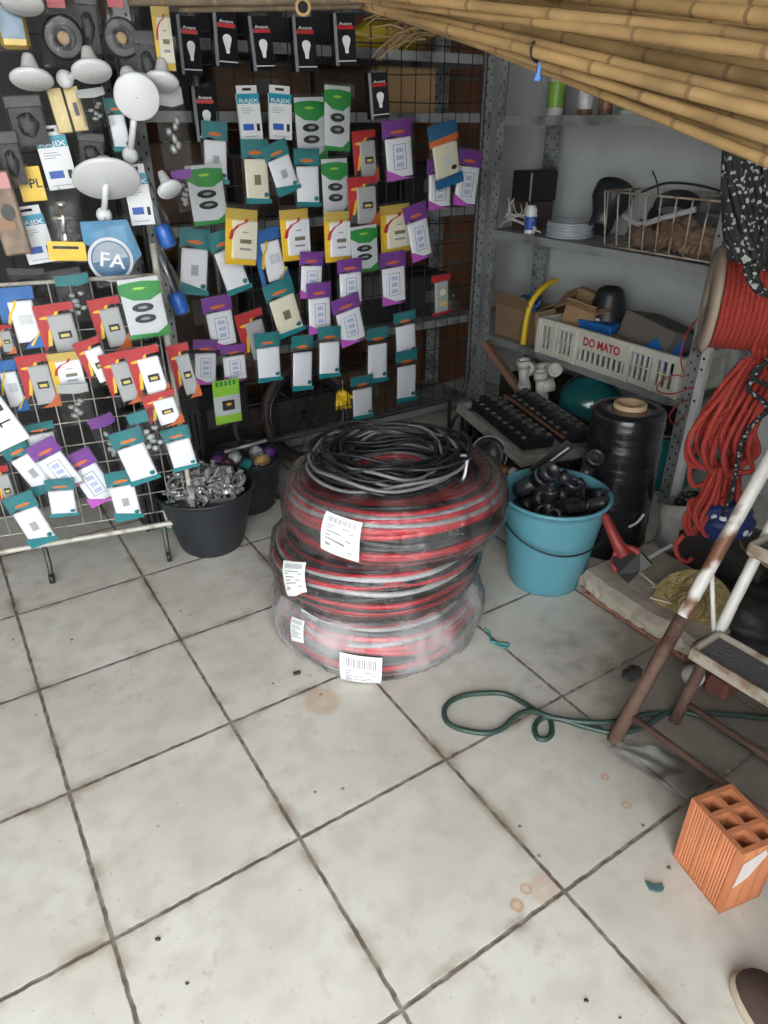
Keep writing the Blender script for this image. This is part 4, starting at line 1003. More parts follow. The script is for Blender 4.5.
MB().tube([sole(.024, .985, 0)[k] for k in range(32)], .002, 6, closed=True).build('welt', MATS['beige_rubber'], sh)

# ================================================================== METAL SHELVING
def L_post(parent, u, v, h, su, sv, name='post'):
    """slotted angle post; su, sv give the way its two flanges run (+1/-1)"""
    mb = MB(); w, t = .05, .003
    mb.box((u + su * w / 2, v, h / 2), (w, t, h)); mb.box((u, v + sv * w / 2, h / 2), (t, w, h))
    k = 0; z = .04
    while z < h - .02:
        for q in (.28, .72):
            zz = z + (.02 if q > .5 else 0)
            for s in (-1, 1):
                mb.add([(u + su * w * q + .0042 * math.cos(a), v + s * (t / 2 + .0004), zz + .0062 * math.sin(a)) for a in [math.pi * i / 4 * s * -1 for i in range(8)]], [tuple(range(8))], 1)
                mb.add([(u + s * (t / 2 + .0004), v + sv * w * q + .0042 * math.cos(a), zz + .0062 * math.sin(a)) for a in [math.pi * i / 4 * s for i in range(8)]], [tuple(range(8))], 1)
        z += .05
    return mb.build(name, [STEEL, HOLE], parent)
def tray(parent, u0, u1, v0, v1, z, lip=.035):
    mb = MB(); t = .002
    mb.box(((u0 + u1) / 2, (v0 + v1) / 2, z - t / 2), (u1 - u0, v1 - v0, t))
    for a in (u0, u1): mb.box((a, (v0 + v1) / 2, z - lip / 2), (t, v1 - v0, lip)); mb.box((a + (.006 if a == u0 else -.006), (v0 + v1) / 2, z - lip), (.012, v1 - v0, t))
    for a in (v0, v1): mb.box(((u0 + u1) / 2, a, z - lip / 2), (u1 - u0, t, lip))
    return mb.build('shelf', STEEL, parent)
SU0, SU1, SV0, SV1 = 2.375, 2.735, 1.50, 2.75
sr = empty('metal_shelving', (0, 0, 0), 'grey slotted metal shelving unit along the white wall at the right', 'shelving', None, GRID)
for u, v, a, b in ((SU0, SV0, 1, 1), (SU0, SV1, 1, -1), (SU1, SV0, -1, 1), (SU1, SV1, -1, -1)): L_post(sr, u, v, 1.95, a, b)
ZL, ZM, ZT = .455, .957, 1.43
for z in (ZL, ZM, ZT, 1.9): tray(sr, SU0 + .004, SU1 - .004, SV0 + .004, SV1 - .004, z)
BU0, BU1, BV0, BV1 = .75, 2.362, 2.775, 3.15
sb = empty('metal_shelving', (0, 0, 0), 'dark metal shelving unit along the brick wall behind the black display rack', 'shelving', None, GRID)
for u, v, a, b in ((BU0, BV0, 1, 1), (BU1, BV0, -1, 1), (BU0, BV1, 1, -1), (BU1, BV1, -1, -1)): L_post(sb, u, v, 1.95, a, b)
for z in (.1, .55, 1.06, 1.44, 1.66): tray(sb, BU0 + .004, BU1 - .004, BV0 + .004, BV1 - .004, z)

# -------- top shelf
def sp(x, y, z): return fl(x, y, z)
def can(name, u, v, z, r, h, body, lab, label, cap=None, lc=None, cat='can'):
    o = empty(name, W(u, v, z), label, cat)
    MB().lathe([(0, 0), (r * .95, 0), (r, .004), (r, h * .86), (r * .9, h * .9), (r * .9, h * .92), (0, h * .92)], 24).build('body', body, o)
    if lab: MB().lathe([(r * 1.01, h * .15), (r * 1.015, h * .17), (r * 1.015, h * .6), (r * 1.01, h * .62)], 24).build('paper_band', lab, o)
    MB().lathe([(0, h), (r * .7, h), (r * .74, h * .98), (r * .74, h * .9), (0, h * .9)], 20).build('cap', cap or body, o)
    return o
can('spray_can', 2.47, 2.49, ZT, .035, .2, mat('pale_can', (.6, .6, .55), .4), mat('leaf_green_label', (.2, .4, .05), .4, var=.3, vs=30), 'white and green can on the top metal shelf under the canes')
can('spray_can', 2.47, 2.32, ZT, .03, .15, mat('brown_can', (.14, .08, .05), .4), mat('white_label', (.6, .6, .6), .4, var=.3, vs=40), 'small brown can with white band on the top metal shelf', None)
can('spray_can', 2.48, 2.22, ZT, .028, .14, MATS['brown_can'], mat('rust_label', (.3, .12, .06), .4, var=.3, vs=30), 'small brown and rust can right of the white-banded one on the top shelf')
can('plastic_tub', 2.5, 2.1, ZT, .05, .11, MATS['pale_can'], MATS['leaf_green_label'], 'low pale tub on the top metal shelf, mostly hidden by canes', cat='tub')
# -------- middle shelf
o = empty('transformer', W(2.54, 2.64, ZM + .13), 'black electrical box with white wires on the middle metal shelf beside the corner post', 'electrical box', None, GRID)
MB().box((0, 0, .06), (.17, .13, .13), bev=.006).build('housing', DARKP, o); MB().box((0, 0, -.065), (.15, .11, .13), bev=.003).build('stand', mat('dark_brown_wood', (.06, .04, .03), .7, var=.3), o)
mb = MB(); q = random.Random(4)
for i in range(7):
    p = [(-.1 + .02 * q.random(), -.08 + .16 * q.random(), -.02 + .03 * q.random()), (-.12, -.1 + .15 * q.random(), -.05), (-.13, q.uniform(-.16, .06), -.07), (-.12, q.uniform(-.2, .0), q.uniform(-.12, -.06))]
    mb.tube(curve(p, 5), .0032, 6)
mb.tube(curve([(-.12, -.16, -.05), (-.13, -.05, -.06), (-.13, .05, -.1), (-.13, .08, -.122)], 6), .0035, 6)
mb.build('white_wires', mat('white_wire', (.62, .6, .54), .5), o)
g = can('glue_bottle', 2.42, 2.52, ZM, .026, .12, WHITE, BINK, 'small white and blue bottle beside the clear tubing coil on the middle shelf', cat='bottle')
o = empty('tubing_coil', W(2.49, 2.34, ZM), 'coil of clear grey tubing lying on the middle metal shelf', 'tubing')
mb = MB()
for k in range(6):
    mb.tube([(.1 * (1 - .03 * (k % 2)) * math.cos(t), .1 * (1 - .03 * (k % 2)) * math.sin(t), .008 + .0105 * k) for t in [2 * math.pi * i / 40 for i in range(40)]], .0062, 8, closed=True)
mb.build('tube_loops', mat('clear_grey_tube', (.38, .4, .42), .15, var=.2, coat=.6), o)
o = empty('pipe_reducer', W(2.53, 2.2, ZM), 'large black flared pipe piece leaning on the middle shelf behind the wire basket', 'pipe piece', rot=(R(-12), R(38), GRID))
MB().lathe([(.04, .0), (.05, .0), (.052, .06), (.08, .13), (.086, .14), (.086, .19), (.08, .19), (.08, .145), (.044, .065), (.04, .0)], 36, c=(-.03, 0, .035)).build('reducer_body', FIT, o)
# wire basket with junk
bkt = empty('wire_basket', W(2.4, 1.8, ZM), 'cream wire basket full of junk on the middle metal shelf', 'basket', None, GRID)
b0, b1, dp, hh = -.245, .265, .26, .21                                   # runs along -v ; local y = v
WIREC = mat('rusty_cream_wire', (.46, .42, .36), .5, .1, var=.3, dirt=(.25, .15, .09))
mb = MB(); y0, y1 = b0, b1 - .01
for z, s in ((.008, 0), (hh, .02)): mb.tube([(-s, y0 - s, z), (dp, y0 - s, z), (dp, y1 + s, z), (-s, y1 + s, z)], .0042, 8, closed=True)
mb.build('basket_rim', WIREC, bkt); mb = MB()
for i in range(9):
    y = y0 + (y1 - y0) * i / 8; ys = y + .02 * (2 * i / 8 - 1); mb.tube([(-.02, ys, hh), (0, y, .008), (dp, y, .008), (dp, ys, hh)], .003, 6)
for i in range(5): mb.tube([(dp * i / 4, y0 - .02, hh), (dp * i / 4, y0, .008), (dp * i / 4, y1, .008), (dp * i / 4, y1 + .02, hh)], .003, 6)
mb.build('basket_wires', WIREC, bkt)
def bw(x, y, z): return bkt.matrix_basis.copy() if False else (W(2.4, 1.8, ZM) + U * x + V * y + Z * z)
LEATH = mat('worn_brown_leather', (.2, .12, .075), .8, var=.4, vs=10, bump=.3)
JUNK = [('leather_glove', (.06, -.04, .08), (.06, .1, .06), LEATH, 'brown leather work glove slumped in the middle of the wire basket', 'glove'),
        ('leather_glove', (.06, -.14, .06), (.05, .07, .055), mat('tan_leather', (.28, .18, .11), .8, var=.4, vs=12), 'tan leather work glove at the right inside the wire basket', 'glove'),
        ('cloth_rag', (.07, .1, .06), (.055, .09, .05), mat('dusty_brown_cloth', (.16, .11, .08), .9, var=.4, vs=14, bump=.3), 'dusty brown rag at the left inside the wire basket', 'rag')]
for i, (nm, c, s, m, lab, cat) in enumerate(JUNK):
    o = empty(nm, bw(*c), lab, cat, None, GRID); MB().blob((0, 0, 0), s, 0, 36, 22, .5, 3.4, i + 3).build('fabric', m, o)
    if cat == 'glove':
        for k in range(4): MB().tube(curve([(-.01, .02 - k * .018, .0), (-.045, .03 - k * .022, -.012), (-.058, .04 - k * .025, -.035)], 5), [.013] * 10 + [.008], 10).build('finger', m, o)
o = MB().tube(curve([(.05, .22, .12), (.03, .12, .1), (.02, .02, .13), (.05, -.1, .17)], 8), .011, 10).build('grey_conduit', GREYP, None, W(2.4, 1.8, ZM), (0, 0, GRID)); tag(o, 'light grey conduit sloping across the inside of the wire basket', 'conduit')
o = empty('cable_hank', bw(.12, -.12, .15), 'hank of grey cable at the right end of the wire basket', 'cable', None, GRID)
mb = MB()
for i in range(8): mb.tube([(.05 * math.sin(t) + .004 * i, .075 * math.cos(t), .05 * math.sin(t + .4) * .6 + .006 * (i - 4)) for t in [2 * math.pi * k / 30 for k in range(30)]], .0055, 6, closed=True)
mb.build('cable_loops', mat('slate_cable', (.1, .11, .12), .45, var=.3), o)
o = empty('cable_hank', bw(.16, .08, .14), 'hank of dark cable behind the conduit in the wire basket', 'cable', None, GRID)
mb = MB()
for i in range(9): mb.tube([(.05 * math.sin(t) + .004 * i, .1 * math.cos(t) + .004 * math.sin(i), .045 * math.sin(t + .3) + .006 * (i - 4)) for t in [2 * math.pi * k / 30 for k in range(30)]], .0055, 6, closed=True)
mb.tube(curve([(0, .16, .06), (0, .05, .1), (0, -.1, .1), (0, -.25, .075)], 8), .005, 6); mb.tube(curve([(-.02, .06, .05), (-.03, .07, .1), (-.02, .11, .14)], 8), .003, 6)
mb.build('cable_loops', mat('charcoal_cable', (.03, .032, .035), .45, var=.3), o)
# -------- lower shelf
cr = empty('plastic_crate', W(SU0 - .012, 1.95, ZL + .002), 'white slatted plastic crate with red lettering on the lower metal shelf', 'crate', None, GRID)
ya, yb, ch, cd = -.393, .385, .165, .3
CRT = mat('ivory_crate_plastic', (.6, .58, .5), .5, var=.15, vs=10)
mb = MB(); t = .012
def wall(fx, horizontal):                                                # slatted wall between two rails
    pass
mb.box((.0, (ya + yb) / 2, ch - .016), (t + .008, yb - ya, .032), bev=.004); mb.box((0, (ya + yb) / 2, .016), (t, yb - ya, .03), bev=.003)
mb.box((0, (ya + yb) / 2, ch * .5), (t * .7, (yb - ya) * .99, .008))
for y in (ya + .008, ya + .12, ya + .25, ya + .54, ya + .67, yb - .008): mb.box((-.004, y, ch / 2), (t + .008, .024, ch - .004), bev=.003)
y = ya
segs = [(ya, ya + .12, 4), (ya + .12, ya + .25, 5), (ya + .25, ya + .54, 10), (ya + .54, ya + .67, 5), (ya + .67, yb, 4)]
for a, b, n in segs:
    for i in range(1, n): mb.box((0, a + (b - a) * i / n, ch / 2), (t * .7, .0125, ch - .02))
mb.build('front_wall', CRT, cr)
MB().box((-.006, ya + .395, ch * .72), (.01, .29, .07), bev=.003).build('name_panel', CRT, cr)
mb = MB(); put_text(mb, 'DO MATO', 0, 0, .2, .034, 0, bold=.035)
lt = mb.build('lettering', mat('red_lettering', (.45, .02, .03), .5), cr, (-.0116, ya + .395, ch * .71), (0, 0, R(-90)))
for yy in (ya + .006, yb - .006):
    mb = MB().box((cd / 2, yy, ch - .016), (cd, t, .032), bev=.003).box((cd / 2, yy, .016), (cd, t, .03), bev=.003)
    for i in range(1, 14): mb.box((cd * i / 14, yy, ch / 2), (.012, t * .6, ch - .02))
    mb.build('side_wall', CRT, cr)
mb = MB().box((cd, (ya + yb) / 2, ch - .016), (t, yb - ya, .032), bev=.003).box((cd, (ya + yb) / 2, .016), (t, yb - ya, .03))
for i in range(1, 30): mb.box((cd, ya + (yb - ya) * i / 30, ch / 2), (t * .6, .012, ch - .02))
mb.build('back_wall', CRT, cr); MB().box((cd / 2, (ya + yb) / 2, .006), (cd, yb - ya, .008)).build('crate_floor', CRT, cr)
def cw(x, y, z): return W(SU0 - .012, 1.95, ZL + .002) + U * x + V * y + Z * z
def carton(name, loc, rz, d, m, label, flaps=True, rx=0, open_=True, cat='cardboard box', ry=0):
    o = empty(name, loc, label, cat, None, rot=(rx, ry, rz)); x, y, z = d; t = .005
    mb = MB().box((0, 0, t / 2), (x, y, t))
    for s in (-1, 1): mb.box((s * (x / 2 - t / 2), 0, z / 2), (t, y, z)); mb.box((0, s * (y / 2 - t / 2), z / 2), (x, t, z))
    mb.build('box_body', m, o)
    if flaps:
        for i, (s, ax) in enumerate(((-1, 0), (1, 0), (-1, 1), (1, 1))):
            a = R((35, 110, 60, 130)[i]); L = (x if ax == 0 else y) * .42; c, k = math.cos(a), math.sin(a)
            e = (x if ax == 0 else y) / 2 - .003
            p0_, p1_ = (s * e, z), (s * (e + L * math.cos(R(90) - a + R(0)) * 1), z + L * math.cos(a))
            wd = (y if ax == 0 else x) / 2 * .96
            if ax == 0: vs = [(p0_[0], -wd, p0_[1]), (p0_[0], wd, p0_[1]), (p1_[0], wd, p1_[1]), (p1_[0], -wd, p1_[1])]
            else: vs = [(-wd, p0_[0], p0_[1]), (wd, p0_[0], p0_[1]), (wd, p1_[0], p1_[1]), (-wd, p1_[0], p1_[1])]
            n = (Vector(vs[1]) - Vector(vs[0])).cross(Vector(vs[2]) - Vector(vs[0])).normalized() * .004
            vs += [tuple(Vector(v_) + n) for v_ in vs]
            MB().add(vs, [(0, 1, 2, 3), (7, 6, 5, 4), (0, 4, 5, 1), (1, 5, 6, 2), (2, 6, 7, 3), (3, 7, 4, 0)]).build('flap', m, o)
    return o
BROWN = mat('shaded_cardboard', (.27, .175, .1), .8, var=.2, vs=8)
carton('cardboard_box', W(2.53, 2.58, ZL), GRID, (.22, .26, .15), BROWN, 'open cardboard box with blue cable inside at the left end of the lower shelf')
o = empty('cable_bundle', W(2.49, 2.55, ZL + .1), 'bundle of blue and black cable in the left cardboard box', 'cable'); mb = MB(); q = random.Random(9)
for i in range(9): mb.tube([(.05 * math.cos(t) * q.uniform(.8, 1.1), .06 * math.sin(t), .02 + .008 * i + .025 * math.sin(t + i)) for t in [2 * math.pi * k / 24 for k in range(24)]], .009, 7, i % 2, closed=True)
mb.build('cable_loops', [mat('navy_cable', (.02, .04, .12), .4), mat('sky_blue_cable', (.07, .2, .5), .4)], o)
ytube = curve([sp(523, 345, ZL + .012), dep(526, 322, sp(523, 345, ZL).y + .0), dep(531, 303, sp(523, 345, ZL).y + .02), dep(543, 288, sp(523, 345, ZL).y + .06), dep(556, 280, sp(523, 345, ZL).y + .14)], 7)
o = MB().tube(ytube, .014, 14).build('yellow_tube', mat('bright_yellow_tube', (.75, .5, .02), .4, var=.1), None); tag(o, 'bent yellow corrugated tube rising beside the left end of the white crate', 'tube')
o = MB().box((0, 0, .09), (.12, .012, .18), bev=.002).build('cardboard_sheet', CARDB, None, W(2.44, 2.37, ZL), (0, R(-4), GRID)); tag(o, 'upright brown cardboard sheet against the left end of the white crate', 'cardboard')
carton('cardboard_box', cw(.14, .27, .14), GRID + R(25), (.15, .14, .12), CARDB, 'small open cardboard box tilted in the left end of the white crate', True, R(14), ry=R(-18))
o = empty('black_cone', cw(.2, .17, .13), 'black plastic cone with rounded top standing in the white crate', 'plastic cone', None, GRID)
MB().lathe([(.1, 0), (.1, .02), (.085, .06), (.062, .15), (.056, .17), (.04, .182), (.03, .176), (.0, .17)], 32).build('cone_body', DARKP, o); MB().box((-.088, -.02, .04), (.004, .03, .04)).build('paper_tag', WHITE, o)
o = empty('blue_box', cw(.13, .13, .1), 'blue plastic tray box in front of the black cone in the white crate', 'box', None, GRID + R(6))
MB().box((0, 0, .03), (.12, .17, .1), bev=.006).build('tray_body', mat('royal_blue_plastic', (.015, .13, .42), .4, var=.15), o); MB().box((-.055, 0, .075), (.02, .175, .014), bev=.003).build('tray_lip', MATS['royal_blue_plastic'], o)
carton('grey_carton', cw(.17, -.14, .11), GRID + R(-8), (.2, .3, .11), mat('grey_brown_card', (.17, .15, .13), .8, var=.2), 'grey-brown carton lying in the middle of the white crate', False, R(6), ry=R(12))
MB().box((0, 0, .112), (.2, .3, .006)).build('carton_lid', MATS['grey_brown_card'], bpy.data.objects[[o_.name for o_ in bpy.data.objects if o_.name.startswith('grey_carton')][0]])
o = MB().prism([(-.09, -.06), (.1, -.07), (.07, .06), (-.02, .09)], -.002, .002).build('blue_sheet', MATS['royal_blue_plastic'], None, cw(.06, -.24, .15), (R(-35), R(10), GRID - R(80))); tag(o, 'blue plastic sheet lying over the front right of the white crate', 'plastic sheet')
for i, (y, m) in enumerate(((.06, CARDB), (.0, mat('tan_reel', (.4, .3, .18), .6)), (.3, FIT), (-.33, FIT))):
    o = empty('spare_part', cw(.08, y, .09), ('brown ring of tape near the front of the white crate', 'tan ring of tape behind the name panel of the white crate', 'black pipe end low in the left of the white crate', 'black pipe end low in the right of the white crate')[i], 'tape ring' if i < 2 else 'pipe end', rot=(R(15 * i), R(12), 0))
    MB().lathe([(.03, 0), (.045, 0), (.045, .05), (.03, .05)], 24, close=True).build('ring', m, o)
# red cord trailing over the crate corner
Yc = fl(692, 395, ZL).y - .06
o = MB().tube(curve([dep(x, y, Yc + dy) for x, y, dy in ((704, 312, 0), (692, 325, 0), (683, 342, -.02), (681, 362, -.03), (684, 376, -.03), (674, 375, -.03), (660, 382, -.03), (658, 391, -.03), (672, 394, -.03), (692, 388, -.04), (694, 398, -.04), (682, 402, -.02), (671, 412, -.02), (670, 420, -.02), (676, 424, -.02), (686, 412, -.03), (693, 400, -.04))], 6), .0028, 6).build('red_twine', mat('thin_red_cord', (.5, .04, .04), .5), None); tag(o, 'thin red cord trailing over the right corner of the white crate', 'cord')
# -------- under the shelf
o = empty('black_crate', W(2.12, 2.02, 0), 'black crate added for the dark shadow under the tray of circuit breakers', 'crate', None, GRID)  # dark crate added to stand for the black shadow under the breakers
mb = MB(); X, Y_, H_ = .2, .3, .25
for z in (.02, .13, H_ - .015):
    for s in (-1, 1): mb.box((s * X, 0, z), (.012, 2 * Y_, .035), bev=.003); mb.box((0, s * Y_, z), (2 * X, .012, .035), bev=.003)
for i in range(15):
    for s in (-1, 1): mb.box((s * X, -Y_ + 2 * Y_ * i / 14, H_ / 2), (.01, .014, H_)); 
    for s in (-1, 1): mb.box((-X + 2 * X * i / 14, s * Y_, H_ / 2), (.014, .01, H_))
mb.box((0, 0, .01), (2 * X, 2 * Y_, .01)); mb.build('crate_body', DARKP, o); MB().box((0, 0, H_ - .03), (2 * X - .03, 2 * Y_ - .03, .02), bev=.004).build('dark_lid', DARKP, o)
# breakers on a grey enclosure
zb_ = .3
cA, cB, cC, cD = fl(459, 408, zb_), fl(522, 462, zb_ - .02), fl(583, 433, zb_ - .02), fl(516, 383, zb_)
e1 = (cB - cA); lx = e1.length; e1.normalize(); e3 = e1.cross((cD - cA).normalized()).normalized()
e2 = e3.cross(e1); ly = (cD - cA).dot(e2)
Mb = frame(e1, e2, e3, cA)
bp = empty('breaker_panel', cA, 'grey enclosure tray carrying rows of black circuit breakers beside the turquoise bucket', 'breaker panel', rot=Mb.to_euler())
ENC = mat('dusty_enclosure_grey', (.3, .3, .27), .6, var=.3, vs=8, dirt=(.19, .17, .14))
MB().box((lx / 2, ly / 2, -.01), (lx * 1.04, ly * 1.06, .02), bev=.006).box((lx / 2, 0, .008), (lx * 1.04, .012, .03), bev=.003).box((lx / 2, ly, .008), (lx * 1.04, .012, .03), bev=.003).box((0, ly / 2, .008), (.012, ly, .03), bev=.003).box((lx * 1.0, ly / 2, .008), (.012, ly, .03), bev=.003).build('enclosure', ENC, bp)
BRK = mat('breaker_black', (.017, .017, .02), .4, var=.3)
nb = 9
for row, y0 in enumerate((ly * .1, ly * .55)):
    for i in range(nb):
        x = lx * (.06 + .82 * (i + .5) / nb); w = lx * .82 / nb * .93; L2 = ly * .34
        mb = MB().box((x, y0 + L2 / 2, .03), (w, L2, .045), bev=.003).box((x, y0 + L2 / 2, .057), (w, L2 * .48, .02), bev=.003)
        o = mb.build('breaker', BRK, bp)
        MB().box((x, y0 + L2 * .5, .072), (w * .45, L2 * .16, .022), bev=.002).build('switch_lever', mat('breaker_grey', (.07, .07, .075), .4), o)
        MB().lathe([(0, 0), (w * .22, 0), (w * .2, .003), (0, .003)], 10, c=(x, y0 + L2 * .1, .053)).build('terminal_screw', mat('dull_screw', (.35, .33, .3), .4, .7), o)
        MB().lathe([(0, 0), (w * .22, 0), (w * .2, .003), (0, .003)], 10, c=(x, y0 + L2 * .9, .053)).build('terminal_screw', MATS['dull_screw'], o)
MB().box((lx * .48, ly * .505, .05), (lx * .86, .016, .006), bev=.001).build('copper_busbar', mat('copper_bar', (.3, .13, .06), .4, .5, var=.3), bp)
# black work lamp with copper end beside it
lc_ = fl(488, 455, .26)
o = empty('cable_reel', lc_ , 'black round reel with white rim and copper end behind the cable coils', 'reel', rot=(R(62), R(0), R(10)))
MB().lathe([(0, -.02), (.06, -.02), (.072, -.012), (.075, .0), (.07, .012), (.05, .014), (.045, .004), (0, .004)], 36).build('reel_body', DARKP, o)
MB().tube([(.073 * math.cos(t), .073 * math.sin(t), .012) for t in [2 * math.pi * i / 40 for i in range(40)]], .0022, 6, closed=True).build('pale_rim', GREYP, o)
e = MB().rod((.03, -.05, .0), (.075, -.075, .035), .017, 16).build('copper_end', MATS['copper_bar'], o); MB().rod((.075, -.075, .035), (.092, -.084, .048), .021, 16).build('white_cap', WHITE, e)
o = MB().tube(curve([(0, 0, 0), (.05, .03, .05), (.02, .1, .1), (-.06, .1, .06), (-.08, .02, .0), (0, -.03, .02), (.06, .04, .08)], 8), .008, 8).build('black_hose', DARKP, None, fl(470, 440, .2)); tag(o, 'black hose looped behind the cable coils near the rack foot', 'hose')
# white pvc fittings
PVC = mat('dusty_white_pvc', (.55, .53, .48), .5, var=.2, vs=20)
def pvc(loc, rot, label, tee=True):
    o = empty('pvc_fitting', loc, label, 'pipe fitting', rot=rot); mb = MB()
    mb.rod((-.06, 0, 0), (.06, 0, 0), .024, 18)
    for s in (-1, 1): mb.lathe([(.022, 0), (.031, 0), (.031, .034), (.022, .034)], 20, M=Matrix.Translation((s * .04, 0, 0)) @ Matrix.Rotation(R(90 * s), 4, 'Y'), close=True)
    if tee: mb.lathe([(.022, 0), (.031, 0), (.031, .055), (.022, .055), (.02, .02)], 20)
    mb.build('fitting_body', PVC, o); return o
yb_ = W(2.3, 2.35).y
pvc(dep(538, 369, 3.1), (R(80), R(10), GRID), 'larger white pipe tee under the left of the lower shelf')
pvc(dep(551, 373, 3.05), (R(70), R(30), GRID + R(60)), 'white pipe coupling right of the larger pipe tee under the lower shelf', False)
pvc(dep(541, 387, 3.0), (R(20), R(80), GRID), 'white pipe tee lying lower behind the circuit breakers')
pvc(dep(524, 375, 3.08), (R(10), R(80), GRID), 'small white threaded pipe end left of the pipe tees', False)
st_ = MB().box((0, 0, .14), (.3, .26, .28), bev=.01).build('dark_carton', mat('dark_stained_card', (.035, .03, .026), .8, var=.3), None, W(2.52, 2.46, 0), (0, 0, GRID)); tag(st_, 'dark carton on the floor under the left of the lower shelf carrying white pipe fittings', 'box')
o = MB().box((0, 0, 0), (.03, .05, .34), bev=.004).build('wood_batten', mat('red_brown_wood', (.2, .1, .06), .7, var=.3, vs=6), None, dep(506, 372, 3.15), (0, R(-42), GRID - R(60))); tag(o, 'reddish brown wooden batten sloping under the lower shelf beside the post', 'batten')
o = empty('teal_demijohn', W(2.53, 2.12, 0), 'teal translucent jar under the lower shelf behind the black film roll', 'jar')
MB().lathe([(0, 0), (.13, 0), (.15, .02), (.152, .24), (.14, .3), (.09, .345), (.05, .36), (.05, .39), (.0, .39)], 40).build('jar_body', mat('teal_glass', (.02, .16, .17), .12, var=.3, vs=14, bump=.5, bs=16, coat=.8), o)
MB().lathe([(.05, .375), (.056, .375), (.056, .41), (0, .41)], 24).build('jar_cap', DARKP, o); MB().lathe([(.153, .1), (.158, .105), (.158, .13), (.153, .135)], 40).build('dark_band', DARKP, o)
o, _ = pail('tub', W(2.52, 1.66, 0) * .94, .14, .17, .28, mat('deep_teal_plastic', (.01, .17, .17), .45, var=.2), 'deep teal tub on the floor under the right of the lower shelf')
o.location = W(2.56, 1.7, 0)
MB().lathe([(.0, .285), (.175, .285), (.182, .275), (.182, .262), (.17, .262)], 40).build('lid', DARKP, o)
# stretch film roll
rl = empty('film_roll', fl(602, 560) * ((fl(602, 560).length + .135) / fl(602, 560).length), 'tall black stretch film roll standing on its end behind the turquoise bucket', 'film roll')
mb = MB(); prof = [(.045, 0), (.134, 0), (.138, .006)]
for k in range(40): prof.append((.138 - .014 * (k / 39) + .0012 * math.sin(k * 2.3) + .001 * math.sin(k * .9), .01 + .52 * k / 39))
prof += [(.12, .54), (.105, .545), (.05, .548), (.05, .3)]
mb.lathe(prof, 56); mb.build('film_winding', mat('black_stretch_film', (.012, .012, .014), .22, var=.3, coat=.3, bump=.15, bs=20, stretch=(1, 1, 6)), rl)
MB().lathe([(.036, .3), (.056, .3), (.056, .56), (.053, .563), (.036, .563)], 32, close=True).build('cardboard_core', mat('core_card', (.5, .34, .2), .8, var=.1), rl)
MB().tube(curve([(.02, -.142, .15), (.05, -.135, .165), (.07, -.128, .195)], 5), .005, 6).build('torn_tail', mat('pale_film_tail', (.5, .5, .5), .3), rl)

# ================================================================== RIGHT SIDE: ROPES, SACK, SLAB, LADDER
ROPE = mat('red_braided_rope', (.48, .05, .035), .7, var=.3, vs=160, bump=.8, bs=220)
BW = None
def bw_rope():
    m, N, L, B = principled('black_white_rope'); tc = N.new('ShaderNodeTexCoord'); v = N.new('ShaderNodeTexVoronoi'); v.inputs['Scale'].default_value = 150
    L.new(tc.outputs['Object'], v.inputs['Vector']); sx = N.new('ShaderNodeSeparateColor'); L.new(v.outputs['Color'], sx.inputs[0])
    rp = N.new('ShaderNodeValToRGB'); rp.color_ramp.interpolation = 'CONSTANT'; e = rp.color_ramp.elements; e[0].color = (.012, .013, .013, 1); e[1].position = .85; e[1].color = (.33, .35, .33, 1)
    L.new(sx.outputs[0], rp.inputs[0]); L.new(rp.outputs[0], B.inputs['Base Color']); B.inputs['Roughness'].default_value = .8; return m
BW = bw_rope()
# spool of red rope on a bar
sc = dep(719, 300, 2.05)
ax = Vector((.95, -.3, 0)).normalized(); Ms = frame(ax.cross(Z).normalized() * -1, Z, ax) if False else ax.to_track_quat('Z', 'Y').to_matrix().to_4x4()
bar = empty('rope_rail', sc + Z * .0 - ax * .03, 'steel bar fixed across the right side carrying the rope spool and hanks', 'rail', rot=Ms.to_euler())
bl = .86
MB().rod((0, 0, 0), (0, 0, bl), .013, 14).build('bar', STEEL, bar)
# the bar is carried by an upright standing outside the picture
Mi = Ms.inverted()
fe = ax * bl; MB().rod((0, 0, bl - .03), Vector((0, 0, bl - .03)) + Mi @ Vector((0, 0, -(sc - ax * .03).z)), .018, 12).build('upright', STEEL, bar)
so = empty('rope_spool', sc, 'large spool of red rope with brown paper end hanging at the right edge', 'rope spool', rot=Ms.to_euler())
mb = MB()
for lay in range(3):
    for k in range(17):
        rr = .1 + .014 * lay; z = -.005 + .0135 * k + .006 * (lay % 2)
        mb.tube([(rr * math.cos(t), rr * math.sin(t), z + .0068 * t / 3.14 * .5) for t in [2 * math.pi * i / 48 for i in range(48)]], .0075, 7, closed=True)
mb.build('rope_winding', ROPE, so)
MB().lathe([(.016, -.03), (.11, -.034), (.142, -.03), (.15, -.018), (.142, -.012), (.1, -.014), (.016, -.014)], 40, close=True).build('paper_end', mat('kraft_paper', (.42, .33, .25), .8, var=.25, vs=10, bump=.4, bs=14), so)
MB().lathe([(.016, .24), (.14, .24), (.14, .25), (.016, .25)], 40, close=True).build('back_end', MATS['kraft_paper'], so)
MB().lathe([(.016, -.02), (.1, -.02), (.1, .24), (.016, .24)], 32, close=True).build('spool_core', MATS['kraft_paper'], so)
